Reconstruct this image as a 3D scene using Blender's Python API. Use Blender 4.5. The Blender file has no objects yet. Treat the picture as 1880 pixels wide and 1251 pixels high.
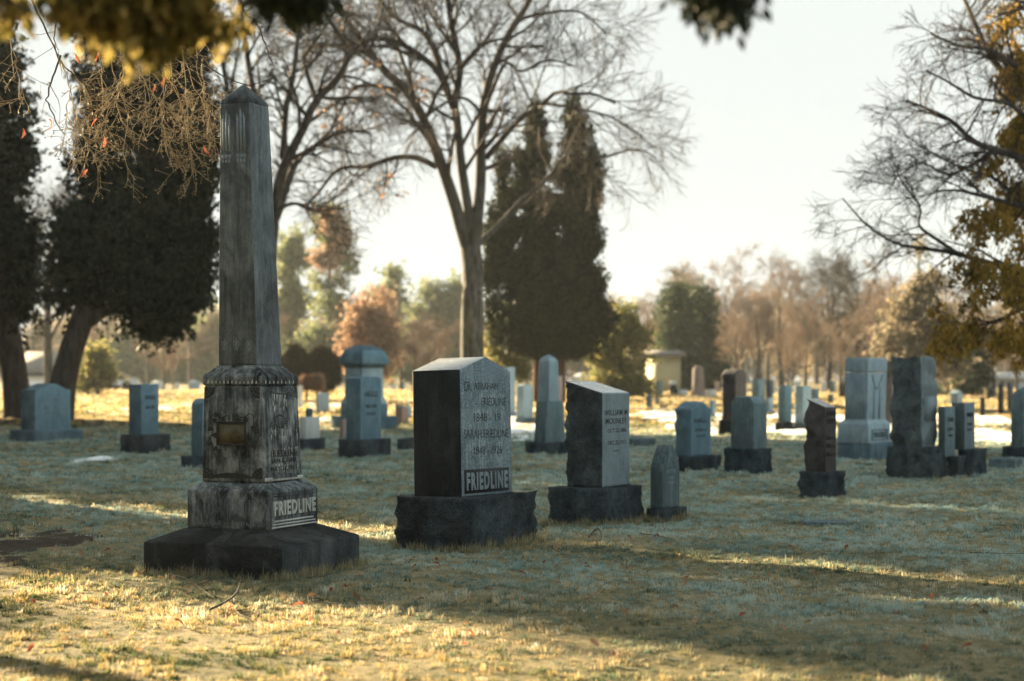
import bpy, bmesh, math, random
import numpy as np
from mathutils import Vector, Matrix, noise as mnoise

random.seed(7)
rng = np.random.default_rng(11)
D = bpy.data
S = bpy.context.scene
COL = S.collection
R = math.radians

# ------------------------------------------------------------------ camera
F = 3200.0; CX = 940.0; HY = 700.0; H = 1.35      # focal length in photo pixels, vanishing column, horizon row, eye height
cam = D.cameras.new('camera'); cam_o = D.objects.new('camera', cam); COL.objects.link(cam_o)
cam.lens = 36.0 * F / 1880.0; cam.sensor_width = 36.0
cam.shift_y = (HY - 625.5) / 1880.0
cam_o.location = (0, 0, H); cam_o.rotation_euler = (R(90), 0, 0)
cam.clip_start = 0.1; cam.clip_end = 3000
cam.dof.use_dof = True; cam.dof.focus_distance = 12.6; cam.dof.aperture_fstop = 1.9
S.camera = cam_o

# ------------------------------------------------------------------ sky, sun, exposure
SUN_AZ = -44.0; SUN_EL = 13.5        # azimuth from +Y (the view direction), negative = left
world = D.worlds.new('World'); S.world = world; world.use_nodes = True
wn = world.node_tree.nodes; wl_ = world.node_tree.links
bg = wn['Background']; sky = wn.new('ShaderNodeTexSky'); sky.sky_type = 'NISHITA'
sky.sun_disc = False; sky.sun_elevation = R(SUN_EL); sky.sun_rotation = R(SUN_AZ)
sky.altitude = 0; sky.air_density = 1.0; sky.dust_density = 2.0; sky.ozone_density = 3.0
# a thin veil of high cloud evens the glare out: c / (1 + c / k)
v1 = wn.new('ShaderNodeVectorMath'); v1.operation = 'DIVIDE'; v1.inputs[1].default_value = (.294 / 5.6, .312 / 6.9, .300 / 8.5)
v2 = wn.new('ShaderNodeVectorMath'); v2.operation = 'ADD'; v2.inputs[1].default_value = (1, 1, 1)
v3 = wn.new('ShaderNodeVectorMath'); v3.operation = 'DIVIDE'; v0 = wn.new('ShaderNodeVectorMath'); v0.operation = 'MULTIPLY'; v0.inputs[1].default_value = (5.6, 6.9, 8.5); wl_.new(sky.outputs[0], v0.inputs[0])
wl_.new(sky.outputs[0], v1.inputs[0]); wl_.new(v1.outputs[0], v2.inputs[0]); wl_.new(v0.outputs[0], v3.inputs[0]); wl_.new(v2.outputs[0], v3.inputs[1])
wl_.new(v3.outputs[0], bg.inputs[0]); bg.inputs[1].default_value = 0.15
sl = D.lights.new('sun', 'SUN'); sl.energy = 2.2; sl.angle = R(0.6); sl.color = (1.0, 0.77, 0.46)
sun = D.objects.new('sun', sl); COL.objects.link(sun)
tosun = Vector((math.sin(R(SUN_AZ)) * math.cos(R(SUN_EL)), math.cos(R(SUN_AZ)) * math.cos(R(SUN_EL)), math.sin(R(SUN_EL))))
sun.rotation_euler = tosun.to_track_quat('Z', 'Y').to_euler(); sun.location = (-10, 20, 30)
S.view_settings.view_transform = 'Standard'; S.view_settings.look = 'None'
S.view_settings.exposure = 4.32; S.view_settings.gamma = 1.0
S.render.engine = 'CYCLES'
S.cycles.max_bounces = 6; S.cycles.volume_bounces = 0; S.cycles.transparent_max_bounces = 4
S.cycles.use_denoising = True

# ------------------------------------------------------------------ terrain
YS = [-60, 0, 8, 13, 30, 45, 65, 100, 150, 200, 300, 600, 1500]
ZS = [0, 0, 0.0, 0, 0.0, 0.08, 0.26, 0.55, 0.80, 0.95, 1.05, 1.0, 0.8]
def prof(y):
    yy = np.asarray(y, float); acc = 0
    for o in (-4, -2, 0, 2, 4): acc = acc + np.interp(yy + o, YS, ZS)
    return acc / 5
def bumps(x, y):
    x = np.asarray(x, float); y = np.asarray(y, float)
    b = .016 * np.sin(x * 1.9 + 1.3 * np.sin(y * .8)) * np.sin(y * 1.35 + .7 * np.sin(x * 1.1 + 2))
    b = b + .010 * np.sin(x * 4.3 + 2.1 * np.sin(y * 1.9 + 1)) * np.sin(y * 3.7 + 1.1 * np.sin(x * 2.3))
    b = b + .03 * np.sin(x * .31 + 1.2) * np.sin(y * .23 + .5)
    return b
def tz(x, y): return prof(y) + bumps(x, y)
def ydepth(py):                    # distance along the lawn at which the ground shows at row py
    lo, hi = 5.0, 400.0
    for _ in range(50):
        m = .5 * (lo + hi)
        r = HY + (H - float(prof(m))) * F / m
        if r > py: lo = m
        else: hi = m
    return .5 * (lo + hi)
def W(px, py, Y): return Vector(((px - CX) / F * Y, Y, H - (py - HY) / F * Y))
def G(px, Y):
    x = (px - CX) / F * Y
    return Vector((x, Y, float(tz(x, Y))))

# ------------------------------------------------------------------ object helpers
def tag(o, label=None, cat=None, group=None, kind=None):
    if label: o['label'] = label
    if cat: o['category'] = cat
    if group: o['group'] = group
    if kind: o['kind'] = kind
    return o
def empty(name, loc, rz=0):
    o = D.objects.new(name, None); COL.objects.link(o); o.location = loc; o.rotation_euler = (0, 0, rz); o.empty_display_size = .2
    return o
def link(name, me, parent=None, mat=None, loc=None):
    o = D.objects.new(name, me); COL.objects.link(o)
    if parent: o.parent = parent
    if loc is not None: o.location = loc
    if mat and not me.materials: me.materials.append(mat)
    return o
def npmesh(name, V, Fs, attr=None, smooth=False):
    """V (n,3); Fs list of int arrays (m,k)"""
    me = D.meshes.new(name)
    V = np.ascontiguousarray(V, dtype=np.float32)
    me.vertices.add(len(V)); me.vertices.foreach_set('co', V.ravel())
    loops = np.concatenate([f.ravel() for f in Fs]).astype(np.int32)
    sizes = np.concatenate([np.full(len(f), f.shape[1]) for f in Fs]).astype(np.int32)
    starts = np.concatenate([[0], np.cumsum(sizes)[:-1]]).astype(np.int32)
    me.loops.add(len(loops)); me.loops.foreach_set('vertex_index', loops)
    me.polygons.add(len(sizes)); me.polygons.foreach_set('loop_start', starts); me.polygons.foreach_set('loop_total', sizes)
    if smooth: me.polygons.foreach_set('use_smooth', np.ones(len(sizes), dtype=bool))
    if attr is not None:
        a = me.attributes.new('tint', 'FLOAT', 'POINT'); a.data.foreach_set('value', np.ascontiguousarray(attr, dtype=np.float32))
    me.update(calc_edges=True)
    return me
class Geo:
    def __init__(s): s.V = []; s.F = []; s.n = 0
    def add(s, V, F_):
        if len(V) == 0: return
        s.V.append(np.asarray(V, float))
        for f in (F_ if isinstance(F_, list) else [F_]): s.F.append(np.asarray(f) + s.n)
        s.n += len(V)
    def mesh(s, name, smooth=False): return npmesh(name, np.concatenate(s.V), s.F, smooth=smooth)
def box_geo(g, c, d, rz=0):
    x, y, z = [t / 2 for t in d]
    P = np.array([(-x, -y, -z), (x, -y, -z), (x, y, -z), (-x, y, -z), (-x, -y, z), (x, -y, z), (x, y, z), (-x, y, z)])
    c_, s_ = math.cos(rz), math.sin(rz)
    P = np.stack([P[:, 0] * c_ - P[:, 1] * s_, P[:, 0] * s_ + P[:, 1] * c_, P[:, 2]], 1) + np.array(c)
    g.add(P, np.array([(0, 3, 2, 1), (4, 5, 6, 7), (0, 1, 5, 4), (1, 2, 6, 5), (2, 3, 7, 6), (3, 0, 4, 7)]))

# ------------------------------------------------------------------ materials
def newmat(name):
    m = D.materials.new(name); m.use_nodes = True
    nt = m.node_tree; b = nt.nodes['Principled BSDF']; b.inputs['Specular IOR Level'].default_value = .12
    return m, nt.nodes, nt.links, b
def ramp(nodes, stops, interp='LINEAR'):
    r = nodes.new('ShaderNodeValToRGB'); cr = r.color_ramp; cr.interpolation = interp
    while len(cr.elements) > 1: cr.elements.remove(cr.elements[-1])
    cr.elements[0].position = stops[0][0]; c = stops[0][1]; cr.elements[0].color = (*c, 1) if len(c) == 3 else c
    for p, c in stops[1:]:
        e = cr.elements.new(p); e.color = (*c, 1)
    return r
def noise_node(nodes, links, vec, scale, detail=4, rough=.6, sc=(1, 1, 1), dist=0.0):
    mp = nodes.new('ShaderNodeMapping'); mp.inputs['Scale'].default_value = sc
    links.new(vec, mp.inputs[0])
    n = nodes.new('ShaderNodeTexNoise'); n.inputs['Scale'].default_value = scale; n.inputs['Detail'].default_value = detail
    n.inputs['Roughness'].default_value = rough; n.inputs['Distortion'].default_value = dist
    links.new(mp.outputs[0], n.inputs['Vector'])
    return n
def mixc(nodes, links, fac, a, b, mode='MIX'):
    m = nodes.new('ShaderNodeMix'); m.data_type = 'RGBA'; m.blend_type = mode
    for sock, v in ((0, fac), (6, a), (7, b)):
        if isinstance(v, (int, float)): m.inputs[sock].default_value = v
        elif isinstance(v, tuple): m.inputs[sock].default_value = (*v, 1)
        else: links.new(v, m.inputs[sock])
    return m.outputs[2]
def stone(name, base, dark, light, streak=.5, speck=.35, mott=.6, bump=.4, rough=.8, streak_hi=.62, speck_scale=140, bscale=30, mscale=3.2, mdist=.4, contrast=0.0):
    """weathered stone: mottled, speckled grain, pale and black run-down streaks"""
    m, nd, lk, b = newmat(name)
    tc = nd.new('ShaderNodeTexCoord'); ob = tc.outputs['Object']
    n1 = noise_node(nd, lk, ob, mscale, 8, .68, (1, 1, .6), mdist)
    r1 = ramp(nd, [(.34 + contrast, dark), (.52, base), (.72 - contrast, tuple(.45 * a + .55 * c for a, c in zip(base, light)))]); lk.new(n1.outputs[0], r1.inputs[0])
    col = mixc(nd, lk, mott, base, r1.outputs[0])
    # streaks
    n2 = noise_node(nd, lk, ob, 30, 3, .7, (1, 1, .05))
    n3 = noise_node(nd, lk, ob, 2.3, 3, .6, (1, 1, 1.4))
    mul = nd.new('ShaderNodeMath'); mul.operation = 'MULTIPLY'; lk.new(n2.outputs[0], mul.inputs[0]); lk.new(n3.outputs[0], mul.inputs[1])
    r2 = ramp(nd, [(.24, (0, 0, 0)), (.34, (1, 1, 1))]); lk.new(mul.outputs[0], r2.inputs[0])
    sf = nd.new('ShaderNodeMath'); sf.operation = 'MULTIPLY'; sf.inputs[1].default_value = streak; lk.new(r2.outputs[0], sf.inputs[0])
    col = mixc(nd, lk, sf.outputs[0], col, light)
    n5 = noise_node(nd, lk, ob, 22, 3, .7, (1, 1, .07)); n6 = noise_node(nd, lk, ob, 1.7, 3, .6)
    mu2 = nd.new('ShaderNodeMath'); mu2.operation = 'MULTIPLY'; lk.new(n5.outputs[0], mu2.inputs[0]); lk.new(n6.outputs[0], mu2.inputs[1])
    r5 = ramp(nd, [(.25, (0, 0, 0)), (.36, (1, 1, 1))]); lk.new(mu2.outputs[0], r5.inputs[0])
    sf2 = nd.new('ShaderNodeMath'); sf2.operation = 'MULTIPLY'; sf2.inputs[1].default_value = streak_hi; lk.new(r5.outputs[0], sf2.inputs[0])
    col = mixc(nd, lk, sf2.outputs[0], col, dark)
    # grain
    n4 = noise_node(nd, lk, ob, speck_scale, 2, .7)
    r4 = ramp(nd, [(.36, (.25, .25, .25)), (.5, (1, 1, 1)), (.66, (1.9, 1.9, 1.9))]); lk.new(n4.outputs[0], r4.inputs[0])
    col = mixc(nd, lk, speck, col, mixc(nd, lk, 1.0, col, r4.outputs[0], 'MULTIPLY'))
    lk.new(col, b.inputs['Base Color'])
    b.inputs['Roughness'].default_value = rough
    nb = noise_node(nd, lk, ob, bscale, 8, .7)
    bp = nd.new('ShaderNodeBump'); bp.inputs['Strength'].default_value = bump; bp.inputs['Distance'].default_value = .02 if bump < .9 else .06
    lk.new(nb.outputs[0], bp.inputs['Height']); lk.new(bp.outputs[0], b.inputs['Normal'])
    return m
def simple(name, c1, c2=None, scale=8, rough=.8, metallic=0, sc=(1, 1, 1), bump=0):
    m, nd, lk, b = newmat(name)
    b.inputs['Roughness'].default_value = rough; b.inputs['Metallic'].default_value = metallic
    if c2 is None: c2 = tuple(x * .7 for x in c1)
    tc = nd.new('ShaderNodeTexCoord')
    n = noise_node(nd, lk, tc.outputs['Object'], scale, 5, .65, sc)
    r = ramp(nd, [(.35, c1), (.65, c2)]); lk.new(n.outputs[0], r.inputs[0]); lk.new(r.outputs[0], b.inputs['Base Color'])
    if bump:
        bp = nd.new('ShaderNodeBump'); bp.inputs['Strength'].default_value = bump; bp.inputs['Distance'].default_value = .03
        lk.new(n.outputs[0], bp.inputs['Height']); lk.new(bp.outputs[0], b.inputs['Normal'])
    return m
def leafmat(name, cols, trans=.35, nscale=1.2):
    """foliage: colour varies leaf by leaf and clump by clump, part of the light passes through"""
    m, nd, lk, b = newmat(name)
    out = nd['Material Output']
    gi = nd.new('ShaderNodeNewGeometry')
    tc = nd.new('ShaderNodeTexCoord'); n = noise_node(nd, lk, tc.outputs['Object'], nscale, 3)
    ad = nd.new('ShaderNodeMath'); ad.operation = 'MULTIPLY_ADD'; lk.new(gi.outputs['Random Per Island'], ad.inputs[0]); ad.inputs[1].default_value = .55; lk.new(n.outputs[0], ad.inputs[2])
    sb = nd.new('ShaderNodeMath'); sb.operation = 'SUBTRACT'; lk.new(ad.outputs[0], sb.inputs[0]); sb.inputs[1].default_value = .27
    k = len(cols); r = ramp(nd, [(.2 + .6 * i / max(1, k - 1), c) for i, c in enumerate(cols)]); lk.new(sb.outputs[0], r.inputs[0])
    lk.new(r.outputs[0], b.inputs['Base Color']); b.inputs['Roughness'].default_value = .7
    t = nd.new('ShaderNodeBsdfTranslucent'); lk.new(r.outputs[0], t.inputs[0])
    mx = nd.new('ShaderNodeMixShader'); mx.inputs[0].default_value = trans
    lk.new(b.outputs[0], mx.inputs[1]); lk.new(t.outputs[0], mx.inputs[2]); lk.new(mx.outputs[0], out.inputs[0])
    return m
def barkmat(name, c1, c2, scale=9):
    return simple(name, c1, c2, scale, .9, 0, (1, 1, .18), .6)

M = {}
M['black_granite'] = stone('black_granite', (.015, .020, .024), (.006, .008, .009), (.08, .10, .11), .08, .3, .7, .25, .6)
M['marble_dark'] = stone('weathered_marble', (.070, .084, .092), (.010, .013, .015), (.40, .45, .46), .30, .25, 1.0, .5, .85, .35, mscale=9, mdist=.25, contrast=.04)
M['marble_shaft'] = stone('weathered_marble_shaft', (.070, .083, .092), (.018, .022, .025), (.26, .30, .32), .22, .25, 1.0, .3, .85, .4, mscale=3.6, mdist=.5, contrast=.0)
M['marble_skylit_lime'] = stone('skylit_and_lime_marble', (.115, .140, .158), (.05, .062, .07), (.27, .32, .35), .25, .3, 1.0, .3, .85, .35, mscale=4, mdist=.4)
M['slab'] = stone('dark_slab_stone', (.020, .026, .029), (.007, .009, .010), (.16, .18, .18), .02, .4, .9, .9, .85, .2, bscale=24)  # near-black mottled stone of the slab
M['granite_grey'] = stone('speckled_grey_granite', (.13, .185, .22), (.055, .082, .098), (.38, .45, .49), .35, .6, .45, .25, .8, .25, 80)
M['granite_base'] = stone('rough_grey_granite', (.040, .056, .068), (.012, .017, .021), (.13, .17, .19), .05, .6, .95, 1.0, .9, .15, 90, 16)
M['granite_smooth'] = stone('smooth_grey_granite', (.17, .225, .26), (.08, .105, .12), (.29, .36, .40), .25, .4, .5, .15, .75, .35)
M['rock_dark'] = stone('rock_faced_granite', (.050, .068, .078), (.014, .019, .023), (.18, .22, .24), .04, .5, .95, 1.0, .9, .1, 80, 14)
M['blue_granite'] = stone('blue_grey_granite', (.070, .125, .160), (.030, .052, .070), (.19, .27, .32), .4, .4, .7, .25, .8, .4)
M['pale_granite'] = stone('pale_blue_granite', (.17, .235, .275), (.09, .125, .15), (.33, .40, .44), .45, .35, .6, .2, .8, .4)
M['teal_granite'] = stone('dull_teal_granite', (.075, .112, .128), (.032, .046, .054), (.20, .26, .28), .4, .4, .7, .25, .8, .45)
M['red_granite'] = stone('red_brown_granite', (.056, .055, .058), (.018, .018, .019), (.18, .175, .175), .1, .5, .8, .5, .85, .3)
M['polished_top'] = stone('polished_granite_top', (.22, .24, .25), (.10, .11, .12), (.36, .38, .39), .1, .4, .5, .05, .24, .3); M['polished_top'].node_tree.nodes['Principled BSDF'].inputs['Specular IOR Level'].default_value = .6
M['rock_teal'] = stone('teal_grey_split_rock', (.085, .112, .122), (.022, .030, .034), (.22, .26, .27), .04, .5, .95, 1.0, .9, .12, 80, 14)
M['pink_granite'] = stone('polished_pink_granite', (.17, .135, .13), (.08, .062, .06), (.29, .26, .255), .2, .5, .5, .1, .5, .3)
M['white_marble'] = stone('white_marble', (.42, .45, .46), (.20, .22, .23), (.60, .62, .62), .4, .2, .5, .2, .7, .5)
_FACE = {'blue_granite': ((.070, .125, .160), (.19, .27, .32)), 'pale_granite': ((.17, .235, .275), (.33, .40, .44)), 'teal_granite': ((.075, .112, .128), (.20, .26, .28)), 'red_granite': ((.072, .066, .066), (.20, .18, .17)), 'rock_dark': ((.050, .068, .078), (.18, .22, .24)), 'white_marble': ((.42, .45, .46), (.60, .62, .62)), 'granite_base': ((.05, .066, .078), (.14, .18, .2)), 'rock_teal': ((.085, .112, .122), (.22, .26, .27)), 'pink_granite': ((.17, .135, .13), (.29, .26, .255)), 'granite_grey': ((.12, .165, .19), (.36, .42, .45))}
for _k, (_b, _l) in _FACE.items():
    f_ = 1.75 if _k not in ('white_marble', 'granite_grey') else 1.2
    M[_k + '_face'] = stone('skylit_' + _k, tuple(x * f_ for x in _b), tuple(x * f_ * .5 for x in _b), tuple(min(.7, x * 1.3) for x in _l), .3, .4, .6, .15, .75, .25)  # paler copies: sky light on right-hand faces put into the stone colour
def skylit_face(o, key):
    """inscription face: smoother, and paler to paint in the light of the sky"""
    if key + '_face' not in M: return o
    me = o.data; me.materials.append(M[key + '_face']); n = len(me.polygons); nm = np.zeros(n * 3); me.polygons.foreach_get('normal', nm); nm = nm.reshape(-1, 3)
    me.polygons.foreach_set('material_index', (nm[:, 0] > .75).astype(np.int32)); return o
M['granite_smooth_face'] = stone('lime_run', (.30, .37, .41), (.20, .25, .28), (.42, .48, .52), .2, .3)
M['groove'] = simple('carved_groove_grime', (.02, .022, .024), (.04, .042, .045), 40)
M['letter_pale'] = stone('raised_letter_marble', (.44, .47, .45), (.16, .17, .17), (.55, .58, .56), .3, .25, .5, .2)
M['bronze'] = simple('tarnished_brass', (.13, .118, .065), (.06, .055, .035), 14, .45, .6, (1, 1, 1), .3)
M['bark_pale'] = barkmat('grey_maple_bark', (.20, .19, .175), (.08, .075, .07))
m, nd, lk, b = newmat('maple_bark'); tc = nd.new('ShaderNodeTexCoord'); n1 = noise_node(nd, lk, tc.outputs['Object'], 7, 7, .7, (1, 1, .16)); n2 = noise_node(nd, lk, tc.outputs['Object'], .9, 3)
r1 = ramp(nd, [(.36, (.028, .028, .026)), (.50, (.075, .075, .070)), (.64, (.125, .125, .118))]); lk.new(n1.outputs[0], r1.inputs[0])
sx = nd.new('ShaderNodeSeparateXYZ'); lk.new(tc.outputs['Object'], sx.inputs[0]); ad = nd.new('ShaderNodeMath'); ad.operation = 'MULTIPLY_ADD'; ad.inputs[1].default_value = 3.0; lk.new(n2.outputs[0], ad.inputs[0]); lk.new(sx.outputs['Z'], ad.inputs[2])
mr = nd.new('ShaderNodeMapRange'); mr.inputs[1].default_value = 6.0; mr.inputs[2].default_value = 11.5; lk.new(ad.outputs[0], mr.inputs[0])
lk.new(mixc(nd, lk, mr.outputs[0], r1.outputs[0], (.035, .031, .027)), b.inputs['Base Color']); b.inputs['Roughness'].default_value = .9
bp = nd.new('ShaderNodeBump'); bp.inputs['Strength'].default_value = .7; bp.inputs['Distance'].default_value = .04; lk.new(n1.outputs[0], bp.inputs['Height']); lk.new(bp.outputs[0], b.inputs['Normal']); M['bark_maple'] = m
M['bark_dark'] = barkmat('dark_ridged_bark', (.085, .078, .07), (.03, .027, .024))
M['bark_red'] = barkmat('reddish_cedar_bark', (.13, .08, .055), (.06, .038, .028))
M['twig'] = simple('twig_bark', (.055, .045, .037), (.03, .025, .021), 3)
M['twig_brown'] = simple('brown_twig_bark', (.24, .18, .135), (.15, .11, .085), 3)  # haze over the far bare trees mixed into their twig colour
M['twig_sunlit'] = simple('sunlit_pale_twig', (.42, .34, .20), (.14, .10, .06), 26)  # sunlight on the hanging twigs put into a pale colour
M['juniper'] = leafmat('dark_juniper_leaf', [(.008, .013, .009), (.016, .023, .014), (.026, .034, .019)], .12)
M['arbor'] = leafmat('arborvitae_leaf', [(.012, .018, .010), (.022, .030, .014), (.050, .048, .018)], .22)
M['pine_haze'] = leafmat('pine_needle', [(.07, .10, .065), (.14, .17, .09), (.24, .24, .11)], .55)  # needle colours lifted to carry part of the distance haze
M['pine_dark'] = leafmat('dark_evergreen_needle', [(.022, .038, .026), (.045, .066, .036), (.08, .09, .04)], .3)
M['yellow_pine'] = leafmat('yellow_green_needle', [(.08, .10, .04), (.17, .17, .06), (.29, .25, .11)], .5)
M['rust'] = leafmat('rust_leaf', [(.17, .11, .075), (.27, .17, .115), (.36, .26, .18)], .42)
M['gold'] = leafmat('golden_needle', [(.07, .055, .012), (.24, .16, .025), (.42, .27, .045)], .5, 2.5)
M['goldnear'] = leafmat('backlit_evergreen_spray', [(.035, .038, .014), (.12, .10, .025), (.34, .26, .09)], .5, 6)
M['shrub_dark'] = leafmat('brown_green_clipped_leaf', [(.022, .020, .013), (.040, .034, .018), (.055, .042, .02)], .08)
M['redleaf'] = leafmat('dead_red_leaf', [(.24, .06, .035), (.32, .11, .06)], .4)
M['fallen'] = leafmat('fallen_leaf', [(.20, .07, .035), (.30, .17, .09), (.40, .33, .24)], .25, 20)
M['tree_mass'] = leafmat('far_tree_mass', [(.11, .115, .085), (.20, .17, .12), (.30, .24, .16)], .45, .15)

# ------------------------------------------------------------------ stones
class Foot:
    """ground plan of a stone: yaw, centre, and how each stage's three visible vertical edges place it"""
    def __init__(s, yaw, L, N, Rr, py, Y=None, off=0):
        s.yaw = R(yaw); c, n = math.cos(s.yaw), math.sin(s.yaw)
        s.ex = np.array([c, -n]); s.ey = np.array([n, c])
        s.Yn = Y if Y else ydepth(py)
        s.Nw = np.array([(N - CX) / F * s.Yn, s.Yn])
        s.wl = s.along(s.Nw, -s.ex, L); s.wr = s.along(s.Nw, s.ey, Rr)
        s.C = s.Nw - s.ex * s.wl / 2 + s.ey * s.wr / 2
        s.z = float(tz(*s.C))
    def along(s, P, u, px):
        t = (px - CX) / F
        return (t * P[1] - P[0]) / (u[0] - t * u[1])
    def stage(s, L, N, Rr):
        """-> (thickness, width, local offset) of a stage centred at the same distance"""
        A = []; B = []
        for px, a, b in ((L, -.5, -.5), (N, .5, -.5), (Rr, .5, .5)):
            t = (px - CX) / F
            A.append([1, a * (s.ex[0] - t * s.ex[1]), b * (s.ey[0] - t * s.ey[1])]); B.append(t * s.C[1])
        X, wl, wr = np.linalg.solve(np.array(A), np.array(B))
        d = np.array([X - s.C[0], 0])
        return wl, wr, float(d @ s.ex), float(d @ s.ey)
    def zof(s, py, wl, wr):
        Yn = (s.C + s.ex * wl / 2 - s.ey * wr / 2)[1]
        return H - (py - HY) / F * Yn - s.z
def gridbox(nx, ny, nz):
    """surface grid of a unit box: points in [-.5,.5]^2 x [0,1]"""
    idx = {}; V = []; Fq = []
    def vid(i, j, k):
        key = (i, j, k)
        if key not in idx: idx[key] = len(V); V.append((i / nx - .5, j / ny - .5, k / nz))
        return idx[key]
    for i in range(nx):
        for j in range(ny):
            Fq.append([vid(i, j, 0), vid(i, j + 1, 0), vid(i + 1, j + 1, 0), vid(i + 1, j, 0)])
            Fq.append([vid(i, j, nz), vid(i + 1, j, nz), vid(i + 1, j + 1, nz), vid(i, j + 1, nz)])
    for i in range(nx):
        for k in range(nz):
            Fq.append([vid(i, 0, k), vid(i + 1, 0, k), vid(i + 1, 0, k + 1), vid(i, 0, k + 1)])
            Fq.append([vid(i, ny, k), vid(i, ny, k + 1), vid(i + 1, ny, k + 1), vid(i + 1, ny, k)])
    for j in range(ny):
        for k in range(nz):
            Fq.append([vid(0, j, k), vid(0, j, k + 1), vid(0, j + 1, k + 1), vid(0, j + 1, k)])
            Fq.append([vid(nx, j, k), vid(nx, j + 1, k), vid(nx, j + 1, k + 1), vid(nx, j, k + 1)])
    return np.array(V), np.array(Fq)
def rough_disp(P, amp, freq, seed, keep=None, N=None):
    """rock-pitched faces: broad chipped scallops pushed in and out along the face, finer chips on top"""
    out = P.copy()
    for i, p in enumerate(P):
        w = 1.0 if keep is None else keep[i]
        if w <= 0: continue
        v = Vector(p) * freq + Vector((seed, seed * 1.7, -seed))
        n1 = abs(mnoise.noise(v)); n2 = abs(mnoise.noise(v * 2.3 + Vector((5, 3, 1)))); n3_ = mnoise.noise(v * 6.5)
        c_ = mnoise.noise_vector(v * 5.1)
        out[i] += N[i] * amp * w * (.9 - 3.6 * n1 - 1.6 * n2 + .5 * n3_) + np.array(c_) * amp * w * .22
    return out
def block(name, parent, mat, wl, wr, z0, z1, ox=0, oy=0, top=None, taper=1.0, rough=0, face_smooth=False, res=None, bevel=.006, lean=0, seed=0, width=None, freq=3.5, round_=0):
    """one block of a stone. top(x,y,w)->extra height in [-.5,.5] coords; width(w)->scale of y"""
    if rough:
        nx = max(5, int(wl / .04)); ny = max(6, int(wr / .04)); nz = max(5, int((z1 - z0) / .04))
        if res: nx, ny, nz = res
        nx, ny, nz = (min(nx, 22), min(ny, 30), min(nz, 34)) if not res else res
    else:
        nx, ny, nz = res or (1, 2, 1)
    V, Fq = gridbox(nx, ny, nz)
    u, v, w = V[:, 0].copy(), V[:, 1].copy(), V[:, 2].copy()
    t = 1 + (taper - 1) * w
    wy = np.array([width(q) for q in w]) if width else 1.0
    if round_:
        # pull the vertical arrises in a little
        k = 1 - round_ * (2 * np.abs(u)) ** 6 * (2 * np.abs(v)) ** 6; u = u * k; v = v * k
    ztop = np.array([top(a, b_) for a, b_ in zip(V[:, 0], V[:, 1])]) if top is not None else 0
    P = np.stack([u * wl * t, v * wr * t * wy, z0 + w * (z1 - z0 + ztop)], 1)
    if rough:
        keep = np.ones(len(P))
        if face_smooth: keep = np.where((V[:, 0] > .49) | (V[:, 2] > .99), 0.0, 1.0)
        if round_:
            pass
        Nn = np.stack([np.where(np.abs(V[:, 0]) > .49, np.sign(V[:, 0]), 0), np.where(np.abs(V[:, 1]) > .49, np.sign(V[:, 1]), 0), np.where(V[:, 2] > .99, .5, 0)], 1)
        P = rough_disp(P, rough, freq, seed + 3.3, keep, Nn)
        if face_smooth: P[V[:, 0] > .49, 0] = (wl / 2 * (t[V[:, 0] > .49] if not np.isscalar(t) else t))
    if lean:
        a = R(lean); ca, sa = math.cos(a), math.sin(a)
        yaw = parent['_yaw'] if '_yaw' in parent else 0
        ax = Vector((-math.sin(yaw), math.cos(yaw), 0)); Rm = Matrix.Rotation(-a, 3, ax)
        Q = P - np.array([0, 0, z0]); P = Q @ np.array(Rm).T + np.array([0, 0, z0])
    P += np.array([ox, oy, 0])
    me = npmesh(name, P, [Fq])
    o = link(name, me, parent, mat)
    if bevel and not rough:
        b = o.modifiers.new('bevel', 'BEVEL'); b.width = bevel; b.segments = 2; b.limit_method = 'ANGLE'; b.angle_limit = R(25)
    if rough and rough < .012:
        pass
    return o
def loft(name, parent, mat, secs, bevel=.006):
    """stack of rectangles (wl, wr, z, ox, oy)"""
    V = []; Fq = []
    for wl, wr, z, ox, oy in secs:
        for a, b_ in ((-.5, -.5), (.5, -.5), (.5, .5), (-.5, .5)): V.append((ox + a * wl, oy + b_ * wr, z))
    n = len(secs)
    for k in range(n - 1):
        for j in range(4): Fq.append((4 * k + j, 4 * k + (j + 1) % 4, 4 * k + 4 + (j + 1) % 4, 4 * k + 4 + j))
    Fq.append((3, 2, 1, 0)); q = 4 * (n - 1); Fq.append((q, q + 1, q + 2, q + 3))
    o = link(name, npmesh(name, V, [np.array(Fq)]), parent, mat)
    if bevel:
        b = o.modifiers.new('bevel', 'BEVEL'); b.width = bevel; b.segments = 2; b.limit_method = 'ANGLE'; b.angle_limit = R(20)
    return o
def text_geo(s, fat=0.0, depth=.5):
    c = D.curves.new('t', 'FONT'); c.body = s; c.size = 1; c.extrude = depth; c.offset = fat; c.align_x = 'LEFT'; c.resolution_u = 3; c.space_character = 1.0 + fat * 6
    o = D.objects.new('t', c); COL.objects.link(o)
    dg = bpy.context.evaluated_depsgraph_get(); me = D.meshes.new_from_object(o.evaluated_get(dg))
    n = len(me.vertices); V = np.zeros(n * 3); me.vertices.foreach_get('co', V); V = V.reshape(-1, 3)
    F3 = []
    me.calc_loop_triangles()
    F3 = np.array([list(t.vertices) for t in me.loop_triangles])
    D.objects.remove(o); D.curves.remove(c); D.meshes.remove(me)
    return V, F3
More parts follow.
